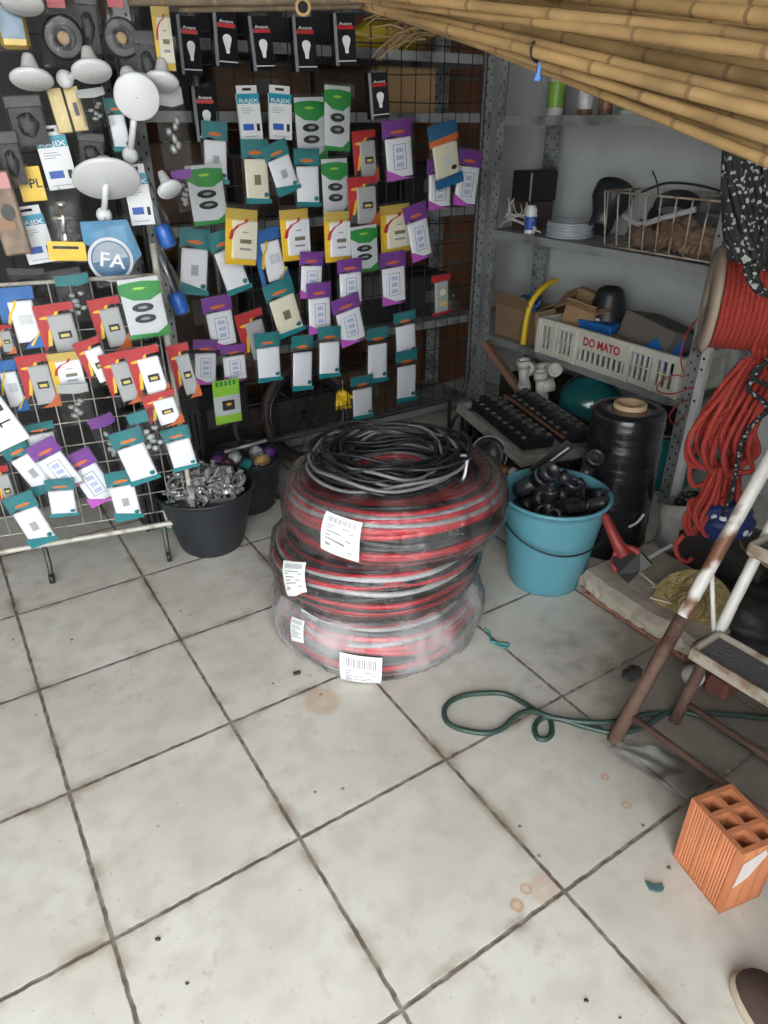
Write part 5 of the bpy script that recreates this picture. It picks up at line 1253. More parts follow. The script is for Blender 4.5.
# hank of red rope hanging from the bar
def drape(mb, x0, y0, x1, y1, sag, n, spread, Y, r, seed, wob=.02):
    q = random.Random(seed)
    for i in range(n):
        f = (i + .5) / n; a = q.uniform(-1, 1) * spread; b = q.uniform(-1, 1) * spread; dY = q.uniform(-.07, .07)
        P = [dep(x0 + a, y0 + q.uniform(-8, 8), Y + dY * .5), dep(x0 + (x1 - x0) * .3 + a * .9 + q.uniform(-8, 8), y0 + (y1 - y0) * .35 + b * .3, Y + dY), dep(x0 + (x1 - x0) * .7 + b * .8 + q.uniform(-6, 6), y0 + (y1 - y0) * .7, Y + dY), dep(x1 + b * .6, y1 + sag * q.uniform(-.4, .4), Y + dY * .6)]
        P += [dep(x1 + b * .6 + 9, y1 + sag * .5 + q.uniform(-4, 4), Y + dY * .4 - .012), dep(x0 + (x1 - x0) * .55 + b + 14, y0 + (y1 - y0) * .6, Y + dY * .3 + .02), dep(x0 + 16 + a, y0 + 4, Y + dY * .2 + .02)]
        mb.tube(curve(P, 7), r, 7)
mb = MB(); YH = 1.93
q = random.Random(21)
# upper loops fanning from the top right to the left, gathered at a waist, then frayed loops below
for i in range(26):
    t = (i + .5) / 26; dY = q.uniform(-.05, .05)
    xt, yt = 742 + 40 * t + q.uniform(-4, 4), 356 + 18 * q.random()
    xl, yl = 690 + 62 * t + q.uniform(-5, 5), 425 + 34 * q.random() + 10 * (1 - t)
    xw, yw = 716 + 18 * t + q.uniform(-5, 5), 470 + q.uniform(-6, 6)
    P = [(xt, yt, dY * .3), ((xt + xl) / 2 + 4, yt + 28, dY), (xl, yl - 8, dY * 1.3 - .02), (xl + 3, yl + 18, dY), (xw, yw, dY * .5)]
    mb.tube(curve([dep(x, y, YH + d) for x, y, d in P], 8), .0078, 8)
for i in range(15):
    t = (i + .5) / 15; dY = q.uniform(-.05, .03)
    xw, yw = 712 + 22 * t, 468 + q.uniform(-4, 4)
    xe, ye = 682 + 50 * t + q.uniform(-5, 5), 528 + q.uniform(-14, 18) - 12 * t
    P = [(xw, yw, dY * .5), ((xw + xe) / 2 + q.uniform(-4, 4), 495, dY), (xe, ye - 12, dY), (xe + 4, ye + 4, dY - .01), (xe + 11, ye - 4, dY), ((xw + xe) / 2 + 10, 505, dY + .02), (xw + 5, yw + 4, dY * .3)]
    mb.tube(curve([dep(x, y, YH + d) for x, y, d in P], 8), .0075, 8)
mb.tube(curve([dep(x, y, YH - .05) for x, y in ((684, 535), (676, 545), (678, 556), (686, 562), (692, 558))], 8), .0075, 8)
# the strands that carry the hank up to the bar
for i in range(6): mb.tube(curve([dep(752 + i * 6, 366, YH), dep(756 + i * 5, 335, YH + .03), dep(760 + i * 5, 300, 2.02 + .01 * i)], 6), .0075, 8)
rh = empty('red_rope_hank', dep(715, 470, YH), 'long gathered hank of red rope hanging under the red rope spool', 'rope')
o = mb.build('rope_strands', ROPE, rh); o.matrix_parent_inverse = Matrix.Translation(-rh.location)
# black and white rope
def bundle(mb, path, n, rad, r, seed, Y):
    q = random.Random(seed)
    for i in range(n):
        a, d = 2 * math.pi * i / n, rad * math.sqrt(q.random()); ph = q.uniform(0, 6)
        mb.tube(curve([dep(x + d * math.cos(a + .5 * k + ph * .0) , y + .3 * d * math.sin(a + k), Y + dy + d * .0016 * math.sin(a + .5 * k)) for k, (x, y, dy) in enumerate(path)], 6), r, 7)
mb = MB(); YB = 1.72
bundle(mb, [(745, 150, .0), (742, 190, 0), (744, 230, -.01), (752, 265, -.01)], 22, 22, .0085, 3, YB)
bundle(mb, [(775, 150, .0), (772, 190, 0), (768, 230, -.02), (760, 262, -.02)], 16, 20, .0085, 5, YB)
bundle(mb, [(752, 258, -.01), (752, 280, -.02), (762, 292, -.02), (778, 294, -.01)], 5, 7, .0085, 9, YB)
bh_ = empty('patterned_rope_hank', dep(750, 220, YB), 'thick hank of black and white rope hanging in front of the red spool', 'rope'); o = mb.build('rope_strands', BW, bh_); o.matrix_parent_inverse = Matrix.Translation(-bh_.location)
mb = MB()
mb.tube(curve([dep(x, y, 1.84 + d) for x, y, d in ((775, 350, 0), (758, 372, 0), (748, 388, 0), (762, 400, 0), (768, 410, -.0), (757, 420, 0), (745, 435, 0), (738, 460, 0), (732, 490, 0), (722, 520, .02), (712, 548, .02))], 8), .0068, 8)
mb.tube(curve([dep(x, y, 1.83 + d) for x, y, d in ((780, 395, 0), (764, 384, 0), (752, 376, 0), (760, 366, 0), (778, 358, 0))], 8), .0068, 8)
ph_ = empty('patterned_rope', dep(745, 435, 1.84), 'single black and white rope trailing down over the red hank', 'rope'); o = mb.build('rope_strands', BW, ph_); o.matrix_parent_inverse = Matrix.Translation(-ph_.location)
# pale post added for the lit side of the shelving's front post
pa, pb_ = dep(708, 342, 2.14), fl(658, 548)
pb_ = Vector((pa.x, pa.y, 0)) 
o = empty('lit_post', W(SU0 - .06, SV0 - .06, 0), 'pale square post added for the lit side of the shelving post', 'post', None, GRID)
mb = MB().box((0, 0, .43), (.03, .03, .86), bev=.003); mb.build('post_body', mat('lit_post_white', (.62, .62, .6), .5, var=.15, vs=20), o)
for z in (.62, .66, .5, .73): MB().rod((-.0165, 0, z), (-.0155, 0, z), .005, 10).build('bolt_hole', HOLE, o)
# sack
sk = empty('plastic_sack', fl(676, 560, 0) + Vector((.07, .1, 0)), 'open pale plastic sack with black and white rope inside, under the red rope hank', 'sack')
def sackf(a, b):
    t = 2 * math.pi * a; r_ = .105 * (1 + .12 * b + .14 * noise.noise(Vector((math.cos(t) * 1.5, math.sin(t) * 1.5, b * 3)))); z = .2 * b + (.045 * math.sin(t + 2.6) * b)
    return (r_ * math.cos(t), r_ * math.sin(t), z)
mb = MB(); mb.grid(sackf, 40, 12, 0, True, cu=True); mb.grid(lambda a, b: (lambda p: (p[0] * .95, p[1] * .95, p[2] + .003))(sackf(a, b)), 40, 12, 0, True, cu=True)
mb.build('sack_skin', mat('pale_woven_sack', (.42, .4, .37), .7, var=.3, vs=10, bump=.3), sk)
mb = MB()
for i in range(11): mb.tube([(.07 * math.cos(t) * (1 - .03 * i), .07 * math.sin(t), .11 + .009 * i + .02 * math.sin(t + i)) for t in [2 * math.pi * k / 24 for k in range(24)]], .009, 7, closed=True)
o = mb.build('coiled_rope', BW, None, sk.location.copy()); tag(o, 'black and white rope coiled inside the pale plastic sack', 'rope')
# blue patterned bag
o = empty('cloth_bag', dep(722, 528, 1.86) + Vector((.03, .04, 0)), 'dark blue cloth bag with white round marks behind the ladder', 'bag')
MB().blob((0, 0, 0), (.085, .07, .065), 0, 32, 20, .25, 2, 4).build('bag_cloth', mat('navy_cloth', (.015, .03, .13), .6, var=.3), o)
mb = MB(); q = random.Random(6)
for i in range(7):
    a, b = R(-150 + 26 * i), R(q.uniform(-15, 45)); d = Vector((math.cos(a) * math.cos(b), math.sin(a) * math.cos(b), math.sin(b))); c = Vector((d.x * .085, d.y * .07, d.z * .065)) * 1.0
    k = 1 + .25 * noise.noise(d * 2 + Vector((28.4, 13.2, 0)))
    mb.lathe([(0, .0035), (.008, .003), (.011, .0)], 14, M=Matrix.Translation(c * k) @ d.to_track_quat('Z', 'Y').to_matrix().to_4x4())
mb.build('white_marks', PALE, o)
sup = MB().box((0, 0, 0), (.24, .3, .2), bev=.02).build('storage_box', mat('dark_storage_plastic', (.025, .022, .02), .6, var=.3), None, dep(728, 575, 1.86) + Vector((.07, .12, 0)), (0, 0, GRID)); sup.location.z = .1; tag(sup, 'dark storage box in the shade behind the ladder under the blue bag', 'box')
# concrete slab edge over hollow bricks
SL = mat('worn_concrete', (.36, .31, .25), .9, var=.35, vs=7, bump=.6, bs=18, dirt=(.22, .18, .14))
q = random.Random(2)
us, v0s, v1s, hs = 1.6, .84, 1.27, .085
slb = empty('concrete_slab', W(us, (v0s + v1s) / 2, 0), 'broken concrete slab edge laid over hollow bricks right of the turquoise bucket', 'slab', None, GRID)
mb = MB(); nx, ny = 14, 26; wS = .34
def topf(a, b):
    x = a * wS; y = (b - .5) * (v1s - v0s); e = .02 * noise.noise(Vector((1.3, y * 11, 0))) + .012 * noise.noise(Vector((4.3, y * 33, 0)))
    return (x + (e if a < .01 else 0) + (e * .6 if 0.01 < a < .1 else 0), y, hs + .007 * noise.noise(Vector((x * 12, y * 12, 3))) - (.012 if a < .01 else 0))
mb.grid(topf, nx, ny, 0, False)
def sidef(a, b):
    y = (b - .5) * (v1s - v0s); p = topf(0, b); return (p[0] + .018 * (1 - a) * (.4 + noise.noise(Vector((a * 3, y * 20, 7)))) , y, .03 + (p[2] - .03) * a)
mb.grid(sidef, 6, ny, 0, False)
for s in (0, 1): mb.add([(0, (s - .5) * (v1s - v0s), .03), (wS, (s - .5) * (v1s - v0s), .03), (wS, (s - .5) * (v1s - v0s), hs), (0, (s - .5) * (v1s - v0s), hs - .012)], [(0, 1, 2, 3)])
mb.build('slab_top', SL, slb)
HB = mat('pale_clay', (.3, .14, .09), .85, var=.25, vs=9)
for i in range(3):
    y = -.135 + i * .135
    mbk = MB()
    for zz, h in ((.006, .012), (.066, .012), (.036, .01)): mbk.box((.1, y, zz), (.17, .13, h))
    for k in range(5): mbk.box((.1, y - .061 + k * .0305, .036), (.17, .009, .065))
    mbk.build('hollow_brick', HB, slb)
for i, (y, s) in enumerate(((.05, .035), (-.08, .045), (.14, .03), (-.17, .03))): MB().blob((.012, y, .05), (s * .5, s, .028), 0, 12, 8, .5, 3, i).build('mortar_lump', mat('mortar', (.42, .36, .29), .9, var=.3, vs=14), slb)
# trowel-like hoe head with red neck
Yt = fl(625, 590, .09).y
hd = empty('garden_hoe', fl(640, 585, .09), 'red-necked hoe head with dark steel blade lying on the concrete slab', 'hoe')
mb = MB(); P = [dep(604, 514, Yt + .1), dep(612, 532, Yt + .06), dep(619, 546, Yt + .04), dep(625, 556, Yt + .02)]
o = MB().tube(curve(P, 5), [.012 + .0009 * i for i in range(16)], 12).build('red_neck', mat('worn_red_paint', (.26, .022, .018), .5, var=.4, vs=18), hd); o.matrix_parent_inverse = Matrix.Translation(-hd.location)
o = MB().tube(curve([dep(619, 546, Yt + .04), dep(633, 549, Yt + .03), dep(639, 553, Yt + .02)], 5), .011, 10).tube(curve([dep(619, 546, Yt + .04), dep(614, 560, Yt + .02), dep(615, 572, Yt + .0)], 5), .01, 10).build('red_fork', MATS['worn_red_paint'], hd); o.matrix_parent_inverse = Matrix.Translation(-hd.location)
pts = [(616, 552), (640, 552), (652, 565), (640, 572), (628, 584), (618, 574), (612, 562)]
vs = [dep(x, y, Yt + (.03 if y < 560 else -.0)) for x, y in pts]; nn = Vector((.1, .3, .12)) * .03
mb = MB().add(vs + [v + nn for v in vs], [tuple(range(7)), tuple(range(13, 6, -1))] + [(i, i + 7, (i + 1) % 7 + 7, (i + 1) % 7) for i in range(7)]); o = mb.build('steel_blade', mat('dark_steel', (.04, .038, .036), .5, .3, var=.3, vs=12), hd); o.matrix_parent_inverse = Matrix.Translation(-hd.location)
for i, (x0, y0, x1, y1, w, lab) in enumerate(((638, 571, 672, 598, .008, 'thin pale stick lying from the hoe blade to the straw hat'), (652, 587, 678, 586, .01, 'upper pale wood sliver beside the straw hat'), (650, 597, 676, 604, .011, 'lower pale wood sliver beside the straw hat'), (645, 560, 672, 545, .013, 'white plastic strip in front of the pale sack'))):
    a, b = fl(x0, y0, .1), fl(x1, y1, .105); d = b - a
    o = MB().box((0, 0, 0), (d.length, w, .005), bev=.001).build('wood_stick', mat('pale_wood', (.55, .46, .33), .7, var=.2, vs=20) if i < 3 else WHITE, None, (a + b) / 2, (0, -math.asin(d.z / d.length), math.atan2(d.y, d.x))); tag(o, lab, 'stick')
# straw hat leaning behind the ladder
ht_c = dep(692, 606, 1.72); hn = (EYE - ht_c).normalized() * .8 + U * -.55 + Z * .35
ht = empty('straw_hat', ht_c, 'woven straw hat leaning on its side behind the ladder rail', 'hat', rot=hn.normalized().to_track_quat('Z', 'Y').to_euler())
STRAW = mat('woven_straw', (.34, .25, .1), .8, var=.5, vs=60, bump=1.0, bs=70)
mb = MB()
for k in range(11):
    rr = .035 + .0072 * k; pts = []
    n_ = 60
    for i in range(n_):
        t = 2 * math.pi * i / n_; pts.append((rr * math.cos(t) * 1.05, rr * math.sin(t), .022 * (1 - ((rr - .035) / .08) ** .5) + .003 * math.sin(i * math.pi * .5 + k * 1.57)))
    mb.tube(pts, .0068, 6, closed=True)
mb.build('brim', STRAW, ht)
mb = MB()
for k in range(7):
    rr = .04 - .006 * max(0, k - 3); z = .02 + .011 * k - .004 * max(0, k - 4)
    mb.tube([(rr * math.cos(t), rr * math.sin(t), z) for t in [2 * math.pi * i / 40 for i in range(40)]], .0068, 6, closed=True)
mb.blob((0, 0, .05), (.026, .026, .03), 0, 16, 10, .05); mb.build('crown', STRAW, ht)
# ladder
RUST = mat('rusty_white_tube', (.62, .6, .55), .5, .1, var=.55, vs=9, bump=.3, bs=60, dirt=(.17, .075, .04))
RUST2 = mat('heavily_rusted_tube', (.14, .08, .06), .75, .2, var=.5, vs=12, bump=.5, bs=60, dirt=(.09, .045, .03))
F1 = fl(613, 742); wdir = (fl(768, 790, .09) - fl(649, 706, .09)); wdir.z = 0; wdir.normalize()
fwd = Vector((-wdir.y, wdir.x, 0))                                      # away from the camera across the ladder
T1 = on(772, 455, F1, wdir)
lean = (T1 - F1).normalized()
LW = .44
ld = empty('step_ladder', F1, 'rusty white metal step ladder with dark worn treads at the right', 'ladder')
def lad(name, mb, m): 
    for i, v in enumerate(mb.v): mb.v[i] = tuple(Vector(v) - F1)
    return mb.build(name, m, ld)
def LT(t, w, o=0): return F1 + lean * t + wdir * w + fwd * o
full = (T1 - F1).length * 1.55
tr_ = (on(722, 574, F1, wdir) - F1).length * .985                       # where rust gives way to white paint
for k, w in enumerate((0, LW)):
    a = lad('front_rail', MB().rod(LT(0, w), LT(full, w), .0165, 14), RUST)
    b = MB().rod(LT(-.0, w), LT(tr_ * .74, w), .0175, 14); 
    for i, v in enumerate(b.v): b.v[i] = tuple(Vector(v) - F1)
    b.build('rusted_length', RUST2, a)
R0 = fl(674, 722); Rt = on(762, 545, R0, wdir)
rl_ = (Rt - R0).normalized()
for w in (0, LW):
    a = lad('rear_leg', MB().rod(R0 + wdir * w, R0 + wdir * w + rl_ * .9, .0145, 12), RUST)
    b = MB().rod(R0 + wdir * w, R0 + wdir * w + rl_ * .2, .0152, 12)
    for i, v in enumerate(b.v): b.v[i] = tuple(Vector(v) - F1)
    b.build('rusted_length', RUST2, a)
zf = .075
lad('crossbar', MB().rod(LT(zf / lean.z, 0), LT(zf / lean.z, LW), .009, 10), RUST2)
lad('crossbar', MB().rod(R0 + rl_ * (.06 / rl_.z), R0 + rl_ * (.06 / rl_.z) + wdir * LW, .009, 10), RUST2)
TRE = mat('worn_tread', (.09, .085, .08), .8, var=.5, vs=14, bump=.5, bs=80, dirt=(.03, .028, .026))
TRF = mat('tread_rim_paint', (.34, .3, .245), .6, var=.4, vs=16, bump=.4, dirt=(.2, .13, .08))
for x, y in ((684, 648), (733, 553)):
    c = on(x, y, F1 - fwd * .0, wdir); z = c.z; cf = c - F1; t = z / lean.z
    dpt = .115
    mid = LT(t + .06, LW / 2 + .05, dpt / 2 + .02)
    for_ = fwd
    def tp(a, b, h): return mid + wdir * (a * LW) + for_ * (b * dpt) + Z * h
    mb = MB(); 
    M = frame(wdir, for_, Z, mid + Z * .0)
    mb.box((0, 0, 0), (LW - .02, dpt, .022), bev=.006, M=M); a = lad('tread', mb, TRE)
    mb = MB()
    for s in (-1, 1): mb.box((0, s * (dpt / 2), .006), (LW - .0, .016, .034), bev=.006, M=M); mb.box((s * (LW / 2 - .006), 0, .006), (.016, dpt, .034), bev=.006, M=M)
    for i, v in enumerate(mb.v): mb.v[i] = tuple(Vector(v) - F1)
    mb.build('tread_rim', TRF, a)
st1 = LT(.72, 0); lad('side_brace', MB().rod(LT(.5, .0, .02), R0 + rl_ * .25, .006, 8), RUST)
# clutter behind the ladder
o = MB().box((0, 0, 0), (.08, .07, .06), bev=.012).build('brick_piece', mat('dusty_red_clay', (.2, .075, .055), .9, var=.4, vs=12), None, fl(722, 684, .03), (0, 0, GRID)); tag(o, 'dusty red broken brick on the floor behind the lower ladder tread', 'brick')
o = MB().lathe([(0, 0), (.024, .002), (.03, .02), (.026, .045), (.02, .05), (.018, .03), (0, .03)], 20).build('white_cup', PVC, None, fl(688, 672, .03) , (R(70), R(20), 0)); tag(o, 'small dusty white pipe cap lying behind the ladder rail', 'pipe cap'); o.location.z = .03
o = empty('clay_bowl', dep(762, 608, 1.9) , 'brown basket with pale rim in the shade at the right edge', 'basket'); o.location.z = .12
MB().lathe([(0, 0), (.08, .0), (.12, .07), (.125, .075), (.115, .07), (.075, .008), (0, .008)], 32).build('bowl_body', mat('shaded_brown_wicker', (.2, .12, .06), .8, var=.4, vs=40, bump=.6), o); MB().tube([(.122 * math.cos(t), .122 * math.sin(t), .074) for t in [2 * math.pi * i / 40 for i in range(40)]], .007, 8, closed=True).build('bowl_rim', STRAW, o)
o = MB().box((0, 0, .06), (.3, .34, .12), bev=.01).build('filler_box', DARKP, None, Vector((o.location.x + .03, o.location.y + .02, 0)), (0, 0, GRID)); tag(o, 'black box added to darken the space under the brown basket', 'box')  # black box added to keep this shaded corner dark
tp = fl(752, 648); o = MB().blob((0, 0, .05), (.13, .2, .085), 0, 36, 20, .4, 2.6, 9).build('filler_tarp', mat('filler_tarp_plastic', (.022, .02, .018), .6, var=.4, bump=.3), None, tp + Vector((.06, .05, .02)), (0, 0, GRID)); tag(o, 'crumpled black tarp added to darken the space behind the lower ladder tread', 'tarp')  # black blob added to darken the space behind the lower tread
# plastic sheet under the ladder foot
mb = MB(); sA, sB, sC, sD = fl(606, 752), fl(625, 742), fl(722, 772), fl(690, 806)
def shf(off):
    def f(a, b):
        p = sA.lerp(sD, a).lerp(sB.lerp(sC, a), b); n_ = noise.noise(Vector((a * 5, b * 4, 1)))
        return (p.x, p.y, .006 + .012 * max(0, n_ + .3) + off)
    return f
mb.grid(shf(0), 26, 14); mb.grid(shf(.0008), 26, 14)
o = mb.build('plastic_sheet', SHEET, None); tag(o, 'crumpled clear plastic sheet on the floor under the ladder foot', 'plastic sheet')
o = MB().blob((0, 0, 0), (.035, .02, .012), 0, 18, 10, .5, 3, 5).build('dark_rag', mat('dark_rag_cloth', (.06, .055, .05), .9, var=.5, vs=40), None, fl(632, 673, .01), (0, 0, .7)); tag(o, 'small dark rag scrap on the floor below the concrete slab', 'rag')
# ================================================================== BEHIND THE BLACK RACK
def bs(u, v, z): return W(u, v, z)
carton('cardboard_box', bs(1.98, 2.99, 1.44), GRID, (.3, .2, .17), CARDB, 'brown cardboard box on the back shelving below the yellow bag', False)
MB().box((0, 0, .168), (.3, .2, .006)).build('carton_lid', CARDB, [o_ for o_ in bpy.data.objects if o_.name.startswith('cardboard_box')][-1])
o = empty('yellow_bag', bs(1.93, 3.0, 1.66), 'yellow plastic bag slumped on the high back shelf below the cane tips', 'bag', None, GRID); MB().blob((0, 0, .055), (.2, .12, .06), 0, 28, 16, .3, 2.4, 2).build('bag_skin', mat('mustard_plastic', (.5, .36, .03), .4, var=.3), o)
bi = 0  # dark boxes added so the space behind the rack stays dark
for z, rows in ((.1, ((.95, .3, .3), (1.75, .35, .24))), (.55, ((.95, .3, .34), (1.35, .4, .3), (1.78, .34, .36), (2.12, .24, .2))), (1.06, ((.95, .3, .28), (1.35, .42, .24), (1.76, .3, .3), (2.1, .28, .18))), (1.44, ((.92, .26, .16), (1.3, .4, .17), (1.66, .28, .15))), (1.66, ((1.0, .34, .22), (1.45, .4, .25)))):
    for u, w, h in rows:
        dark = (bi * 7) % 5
        o = empty('stock_box', bs(u, 2.99, z), ('dark', 'black', 'brown', 'charcoal', 'dark brown')[dark] + ' stock box added to darken the back shelving, seen through the black rack', 'box', 'dark boxes added on the back shelving', GRID)
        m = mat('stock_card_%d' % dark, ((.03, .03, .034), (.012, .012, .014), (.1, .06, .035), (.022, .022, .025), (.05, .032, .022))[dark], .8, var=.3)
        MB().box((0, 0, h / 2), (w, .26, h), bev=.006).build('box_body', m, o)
        MB().box((0, -.131, h * .5), (w * .3, .002, h * .3)).build('box_label', mat('faded_box_label', (.12, .11, .1), .7, var=.3), o)
        bi += 1
for i, (u, c, lab) in enumerate(((2.19, (.3, .3, .28), 'pale metal part on the back shelving beside the corner posts'), (2.26, (.16, .12, .1), 'brown metal part on the back shelving beside the corner posts'))):
    o = empty('metal_part', bs(u, 2.86, 1.06 - .5 * i + .0), lab, 'metal part', None, GRID); MB().box((0, 0, .03), (.07, .05, .06), bev=.008).rod((0, 0, .06), (0, 0, .09), .014, 12).build('part_body', mat('dull_part_%d' % i, c, .5, .4, var=.3), o)
# wheel and basin low behind the rack
wh = empty('bicycle_wheel', bs(1.33, 2.71, .24), 'dark wheel with blue rim lying low behind the black display rack', 'wheel', None, rot=(R(76), 0, GRID)); 
MB().tube([(.21 * math.cos(t), .21 * math.sin(t), 0) for t in [2 * math.pi * i / 56 for i in range(56)]], .02, 10, closed=True).build('tyre', mat('brown_black_rubber', (.05, .03, .022), .7, var=.3), wh)
MB().tube([(.185 * math.cos(t), .185 * math.sin(t), .0) for t in [2 * math.pi * i / 56 for i in range(56)]], .009, 8, closed=True).build('blue_rim', mat('dull_blue_rim', (.02, .028, .045), .35, .4), wh)
MB().rod((0, 0, -.03), (0, 0, .04), .02, 16).build('hub', DARKP, wh)
mb = MB()
for i in range(16):
    a, b = 2 * math.pi * i / 16, 2 * math.pi * i / 16 + (.5 if i % 2 else -.5); mb.rod((.018 * math.cos(b), .018 * math.sin(b), .02 * (1 if i % 2 else -1)), (.18 * math.cos(a), .18 * math.sin(a), .0), .0016, 5)
mb.build('spokes', DARKP, wh)
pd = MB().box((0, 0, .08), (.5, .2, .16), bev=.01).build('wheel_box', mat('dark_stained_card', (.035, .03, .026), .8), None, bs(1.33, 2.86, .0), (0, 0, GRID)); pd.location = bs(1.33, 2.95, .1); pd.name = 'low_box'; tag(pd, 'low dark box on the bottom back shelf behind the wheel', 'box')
yt = empty('yellow_glove', dep(343, 396, W(1.5, 2.69).y + .0), 'yellow rubber glove hanging behind the black rack above the cable coils', 'glove')
MB().blob((0, 0, 0), (.035, .02, .03), 0, 16, 10, .3, 3, 2).build('palm', YELL, yt)
for k in range(4): MB().tube(curve([(-.024 + .016 * k, 0, -.015), (-.03 + .02 * k, -.006, -.045), (-.034 + .022 * k, .004, -.07 + .004 * k)], 5), [.0095] * 8 + [.008, .007, .005], 8).build('finger', YELL, yt)
MB().tube(curve([(.03, 0, .0), (.05, 0, -.01), (.06, 0, -.03)], 5), .009, 8).build('thumb', YELL, yt)
MB().tube([(-.0, .0, .02), (0, .0, .08), (0, -.05, .085)], .002, 6).build('hanging_string', WHITE, yt)
# black crate behind the cream rack
kc = empty('black_crate', W(.62, 2.62, 0), 'tall black slatted crate standing behind the cream rack pole', 'crate', None, GRID)
mb = MB(); X, Y_, H_ = .13, .14, .5
for z in (.015, .16, .3, H_ - .03):
    for s in (-1, 1): mb.box((s * X, 0, z), (.012, 2 * Y_, .05 if z > .4 else .025)); mb.box((0, s * Y_, z), (2 * X, .012, .06 if z > .4 else .025))
for i in range(13):
    for s in (-1, 1): mb.box((-X + 2 * X * i / 12, s * Y_, H_ / 2), (.016, .01, H_)); mb.box((s * X, -Y_ + 2 * Y_ * i / 12, H_ / 2), (.01, .014, H_))
mb.box((0, 0, .01), (2 * X, 2 * Y_, .012)); mb.build('crate_body', DARKP, kc)
# dark cabinet added to keep the corner behind the hanging goods dark
kb = empty('filler_cabinet', W(-.15, 3.08, 0), 'tall dark cabinet added to darken the wall behind the left racks', 'cabinet', None, GRID)
CABM = mat('dark_grey_laminate', (.024, .023, .023), .6, var=.3)
MB().box((0, 0, 1.0), (1.7, .36, 2.0), bev=.006).build('carcass', CABM, kb)
for s in (-1, 0, 1):
    d_ = MB().box((s * .56, -.19, 1.0), (.54, .018, 1.94), bev=.004).build('door', CABM, kb); MB().rod((s * .56 + .22, -.212, .95), (s * .56 + .22, -.212, 1.1), .007, 8).build('handle', GREYP, d_)

# ================================================================== CANES OVERHEAD
BAM = mat('dry_bamboo', (.45, .285, .12), .5, var=.5, vs=9, stretch=(1, 1, 1), bump=.15, bs=30)
NODE = mat('bamboo_node', (.24, .145, .065), .6, var=.3)
def cane(x0, y0, Ya, x1, y1, Yb, w1, i, label, group='bamboo canes in the overhead bundle', bow=0, bm=None):
    a, b = dep(x0, y0, Ya), dep(x1, y1, Yb); d = b - a; a2, b2 = a, b + d * .25; d = b2 - a2
    fz = (b - EYE).dot(Vector((0, CP, SP))); r1 = w1 * fz / FPX / 2; r0 = r1 * .82
    o = empty('bamboo_cane', a2, label, 'bamboo cane', group)
    n = 7; q = random.Random(i); pts, rr, nodes = [], [], []
    side = d.cross(Z).normalized()
    m = 40
    step = q.uniform(5, 7); nx = q.uniform(1, 5)
    for k in range(m + 1):
        t = k / m; pts.append(d * t + Z * (bow * math.sin(math.pi * t)) + side * (.006 * math.sin(6 * t + i)))
        rr.append((r0 + (r1 - r0) * t) * (1 + .03 * math.sin(k * 1.3 + i)))
    ks = []
    while nx < m - 1: ks.append(int(nx)); nx += step
    P2_, R2_, T2_ = [], [], []
    for k in range(m + 1):
        if k in ks:
            t = (pts[k + 1] - pts[k]).normalized(); p = pts[k]
            for o_, s_, c_ in ((-.009, .985, 0), (-.004, 1.0, 1), (0, 1.07, 1), (.004, 1.0, 0)): P2_.append(p + t * o_); R2_.append(rr[k] * s_); T2_.append(c_)
        else: P2_.append(pts[k]); R2_.append(rr[k]); T2_.append(0)
    mb = MB().tube(P2_, R2_, 12)
    for k, c_ in enumerate(T2_[:-1]):
        if c_:
            for f in range(12): mb.m[k * 12 + f] = 1
    mb.build('cane_stem', [bm or BAM, NODE], o)
SH = 'bamboo cane in the middle of the bundle resting overhead'
C_ROWS = [(545, -6, 1.5, 768, 17, 1.0, 17, 'topmost long bamboo cane crossing the upper right corner'),
 (330, -10, 1.75, 768, 38, 1.02, 15, 'second bamboo cane from the top at the right edge'),
 (352, -3, 1.74, 768, 52, 1.0, 15, 'third bamboo cane from the top at the right edge'),
 (372, 0, 1.78, 768, 80, 1.1, 16, SH), (365, 3, 1.72, 768, 100, 1.03, 16, SH), (362, 6, 1.74, 768, 113, 1.0, 15, SH),
 (392, 12, 1.74, 768, 126, 1.04, 14, SH), (400, 16, 1.7, 768, 138, .99, 14, SH), (410, 20, 1.76, 768, 149, 1.05, 12, SH), (425, 24, 1.72, 768, 160, 1.0, 12, 'lowest bamboo cane along the underside of the overhead bundle'),
 (340, -16, 1.8, 768, 68, 1.16, 15, SH), (400, 8, 1.82, 768, 92, 1.17, 15, SH), (420, 14, 1.82, 768, 122, 1.16, 14, SH), (440, -12, 1.7, 768, 2, 1.1, 16, SH), (360, -20, 1.85, 768, 26, 1.2, 15, SH)]
for i, (x0, y0, Ya, x1, y1, Yb, w, lab) in enumerate(C_ROWS): cane(x0, y0, Ya, x1, y1, Yb, w, i, lab)
# canes running along the top left
for i, (x0, y0, x1, y1, w, lab) in enumerate(((130, 2, 420, -2, 10, 'thin greyish cane running along the top edge to the left'), (180, 9, 440, 3, 8, 'thin cane just under the one along the top edge'), (140, -6, 400, -9, 10, 'highest cane grazing the top edge left of centre'))):
    cane(x0, y0, 2.12, x1, y1, 1.95, w, 40 + i, lab, 'thin canes along the top edge', 0, mat('weathered_cane', (.17, .125, .08), .7, var=.4, vs=9))
mb = MB(); pc = dep(303, 7, 1.85); o = empty('cane_stub', pc, 'round cut cane end pointing at the camera above the bulb boxes', 'cane')
d_ = ray(303, 7).normalized(); MB().tube([Vector((0, 0, 0)), d_ * .1], .0165, 18).build('cane_stem', NODE, o); mb.lathe([(.011, 0), (.0175, 0), (.0175, .006), (.011, .006)], 20, M=(-d_).to_track_quat('Z', 'Y').to_matrix().to_4x4(), close=True).build('cut_ring', BAM, o); MB().lathe([(0, .0012), (.011, .001)], 16, M=(-d_).to_track_quat('Z', 'Y').to_matrix().to_4x4()).build('hollow', HOLE, o)
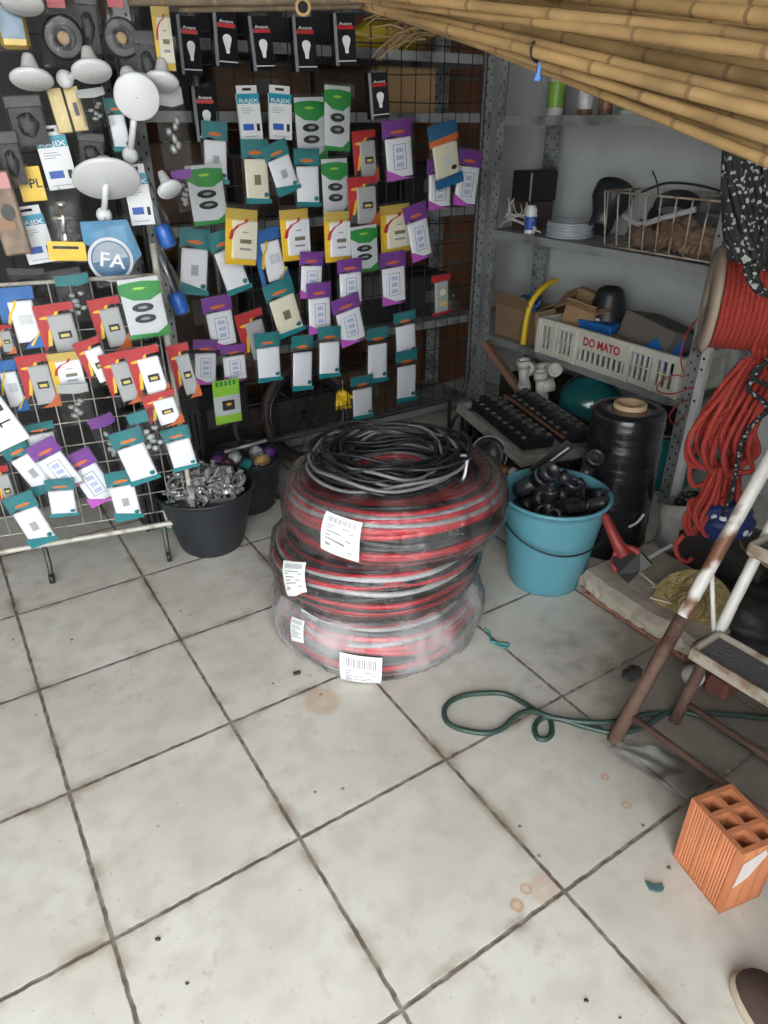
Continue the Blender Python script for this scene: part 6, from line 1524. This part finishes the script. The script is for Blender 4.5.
# tie and dry reed tips
tie = empty('wire_tie', dep(537, 52, 1.45), 'dark wire tie with blue string round the bamboo bundle', 'tie')
q0 = tie.location
mb = MB().tube(curve([dep(534, 42, 1.33) - q0, dep(531, 50, 1.32) - q0, dep(533, 59, 1.33) - q0, dep(540, 62, 1.36) - q0, dep(548, 56, 1.5) - q0, dep(545, 44, 1.5) - q0], 6, True), .0025, 6); mb.build('wire_loop', DARKP, tie)
MB().tube(curve([dep(540, 62, 1.34) - q0, dep(539, 70, 1.34) - q0, dep(537, 80, 1.345) - q0], 5), [.004] * 8 + [.007] * 3, 6).build('blue_string', mat('blue_string', (.1, .25, .6), .6), tie)
q = random.Random(17); mb = MB(); rt = dep(428, 30, 1.85)
for i in range(26):
    a = rt + Vector((q.uniform(-.05, .02), q.uniform(-.02, .04), q.uniform(-.02, .02)))
    L_x = q.uniform(25, 65) ; e = dep(428 - L_x, 30 + q.uniform(-14, 34), 1.85 + q.uniform(-.1, .12)); m_ = a.lerp(e, .5) + Z * q.uniform(.0, .03)
    mb.tube(curve([a, m_, e], 5), [.0032, .0032, .003, .003, .0028, .0026, .0024, .002, .0016, .0012, .0008], 5)
o = empty('reed_tips', rt, 'dry frayed reed tips at the left end of the bamboo bundle', 'reeds'); m = mb.build('dry_blades', mat('dry_reed', (.3, .2, .1), .7, var=.4, vs=20), o); m['kind'] = 'stuff'; m.matrix_parent_inverse = Matrix.Translation(-rt)

# ================================================================== LIGHT AND CAMERA
w = bpy.data.worlds.new('overcast_sky'); scene.world = w; w.use_nodes = True
N, L = w.node_tree.nodes, w.node_tree.links; bg = N['Background']
tc = N.new('ShaderNodeTexCoord'); sx = N.new('ShaderNodeSeparateXYZ'); L.new(tc.outputs['Generated'], sx.inputs[0])
rp = N.new('ShaderNodeValToRGB'); e = rp.color_ramp.elements; e[0].position, e[1].position = .44, .5; e[0].color = (.4, .38, .35, 1); e[1].color = (.93, .97, 1, 1)
mr = N.new('ShaderNodeMapRange'); mr.inputs['From Min'].default_value = -1; L.new(sx.outputs[2], mr.inputs['Value']); L.new(mr.outputs[0], rp.inputs[0]); L.new(rp.outputs[0], bg.inputs['Color'])
bg.inputs['Strength'].default_value = 4.2
scene.view_settings.view_transform = 'Standard'; scene.view_settings.look = 'None'; scene.view_settings.gamma = 1; scene.view_settings.use_curve_mapping = False
scene.view_settings.exposure = .74
cam = bpy.data.cameras.new('camera'); co = bpy.data.objects.new('camera', cam); col.objects.link(co); scene.camera = co
cam.sensor_fit = 'VERTICAL'; cam.sensor_height = 36; cam.lens = 36 * FPX / 1024; cam.clip_start = .02
co.location = EYE; co.rotation_euler = (math.pi / 2 + PITCH, 0, 0)
scene.cycles.use_denoising = True; scene.cycles.transparent_max_bounces = 24
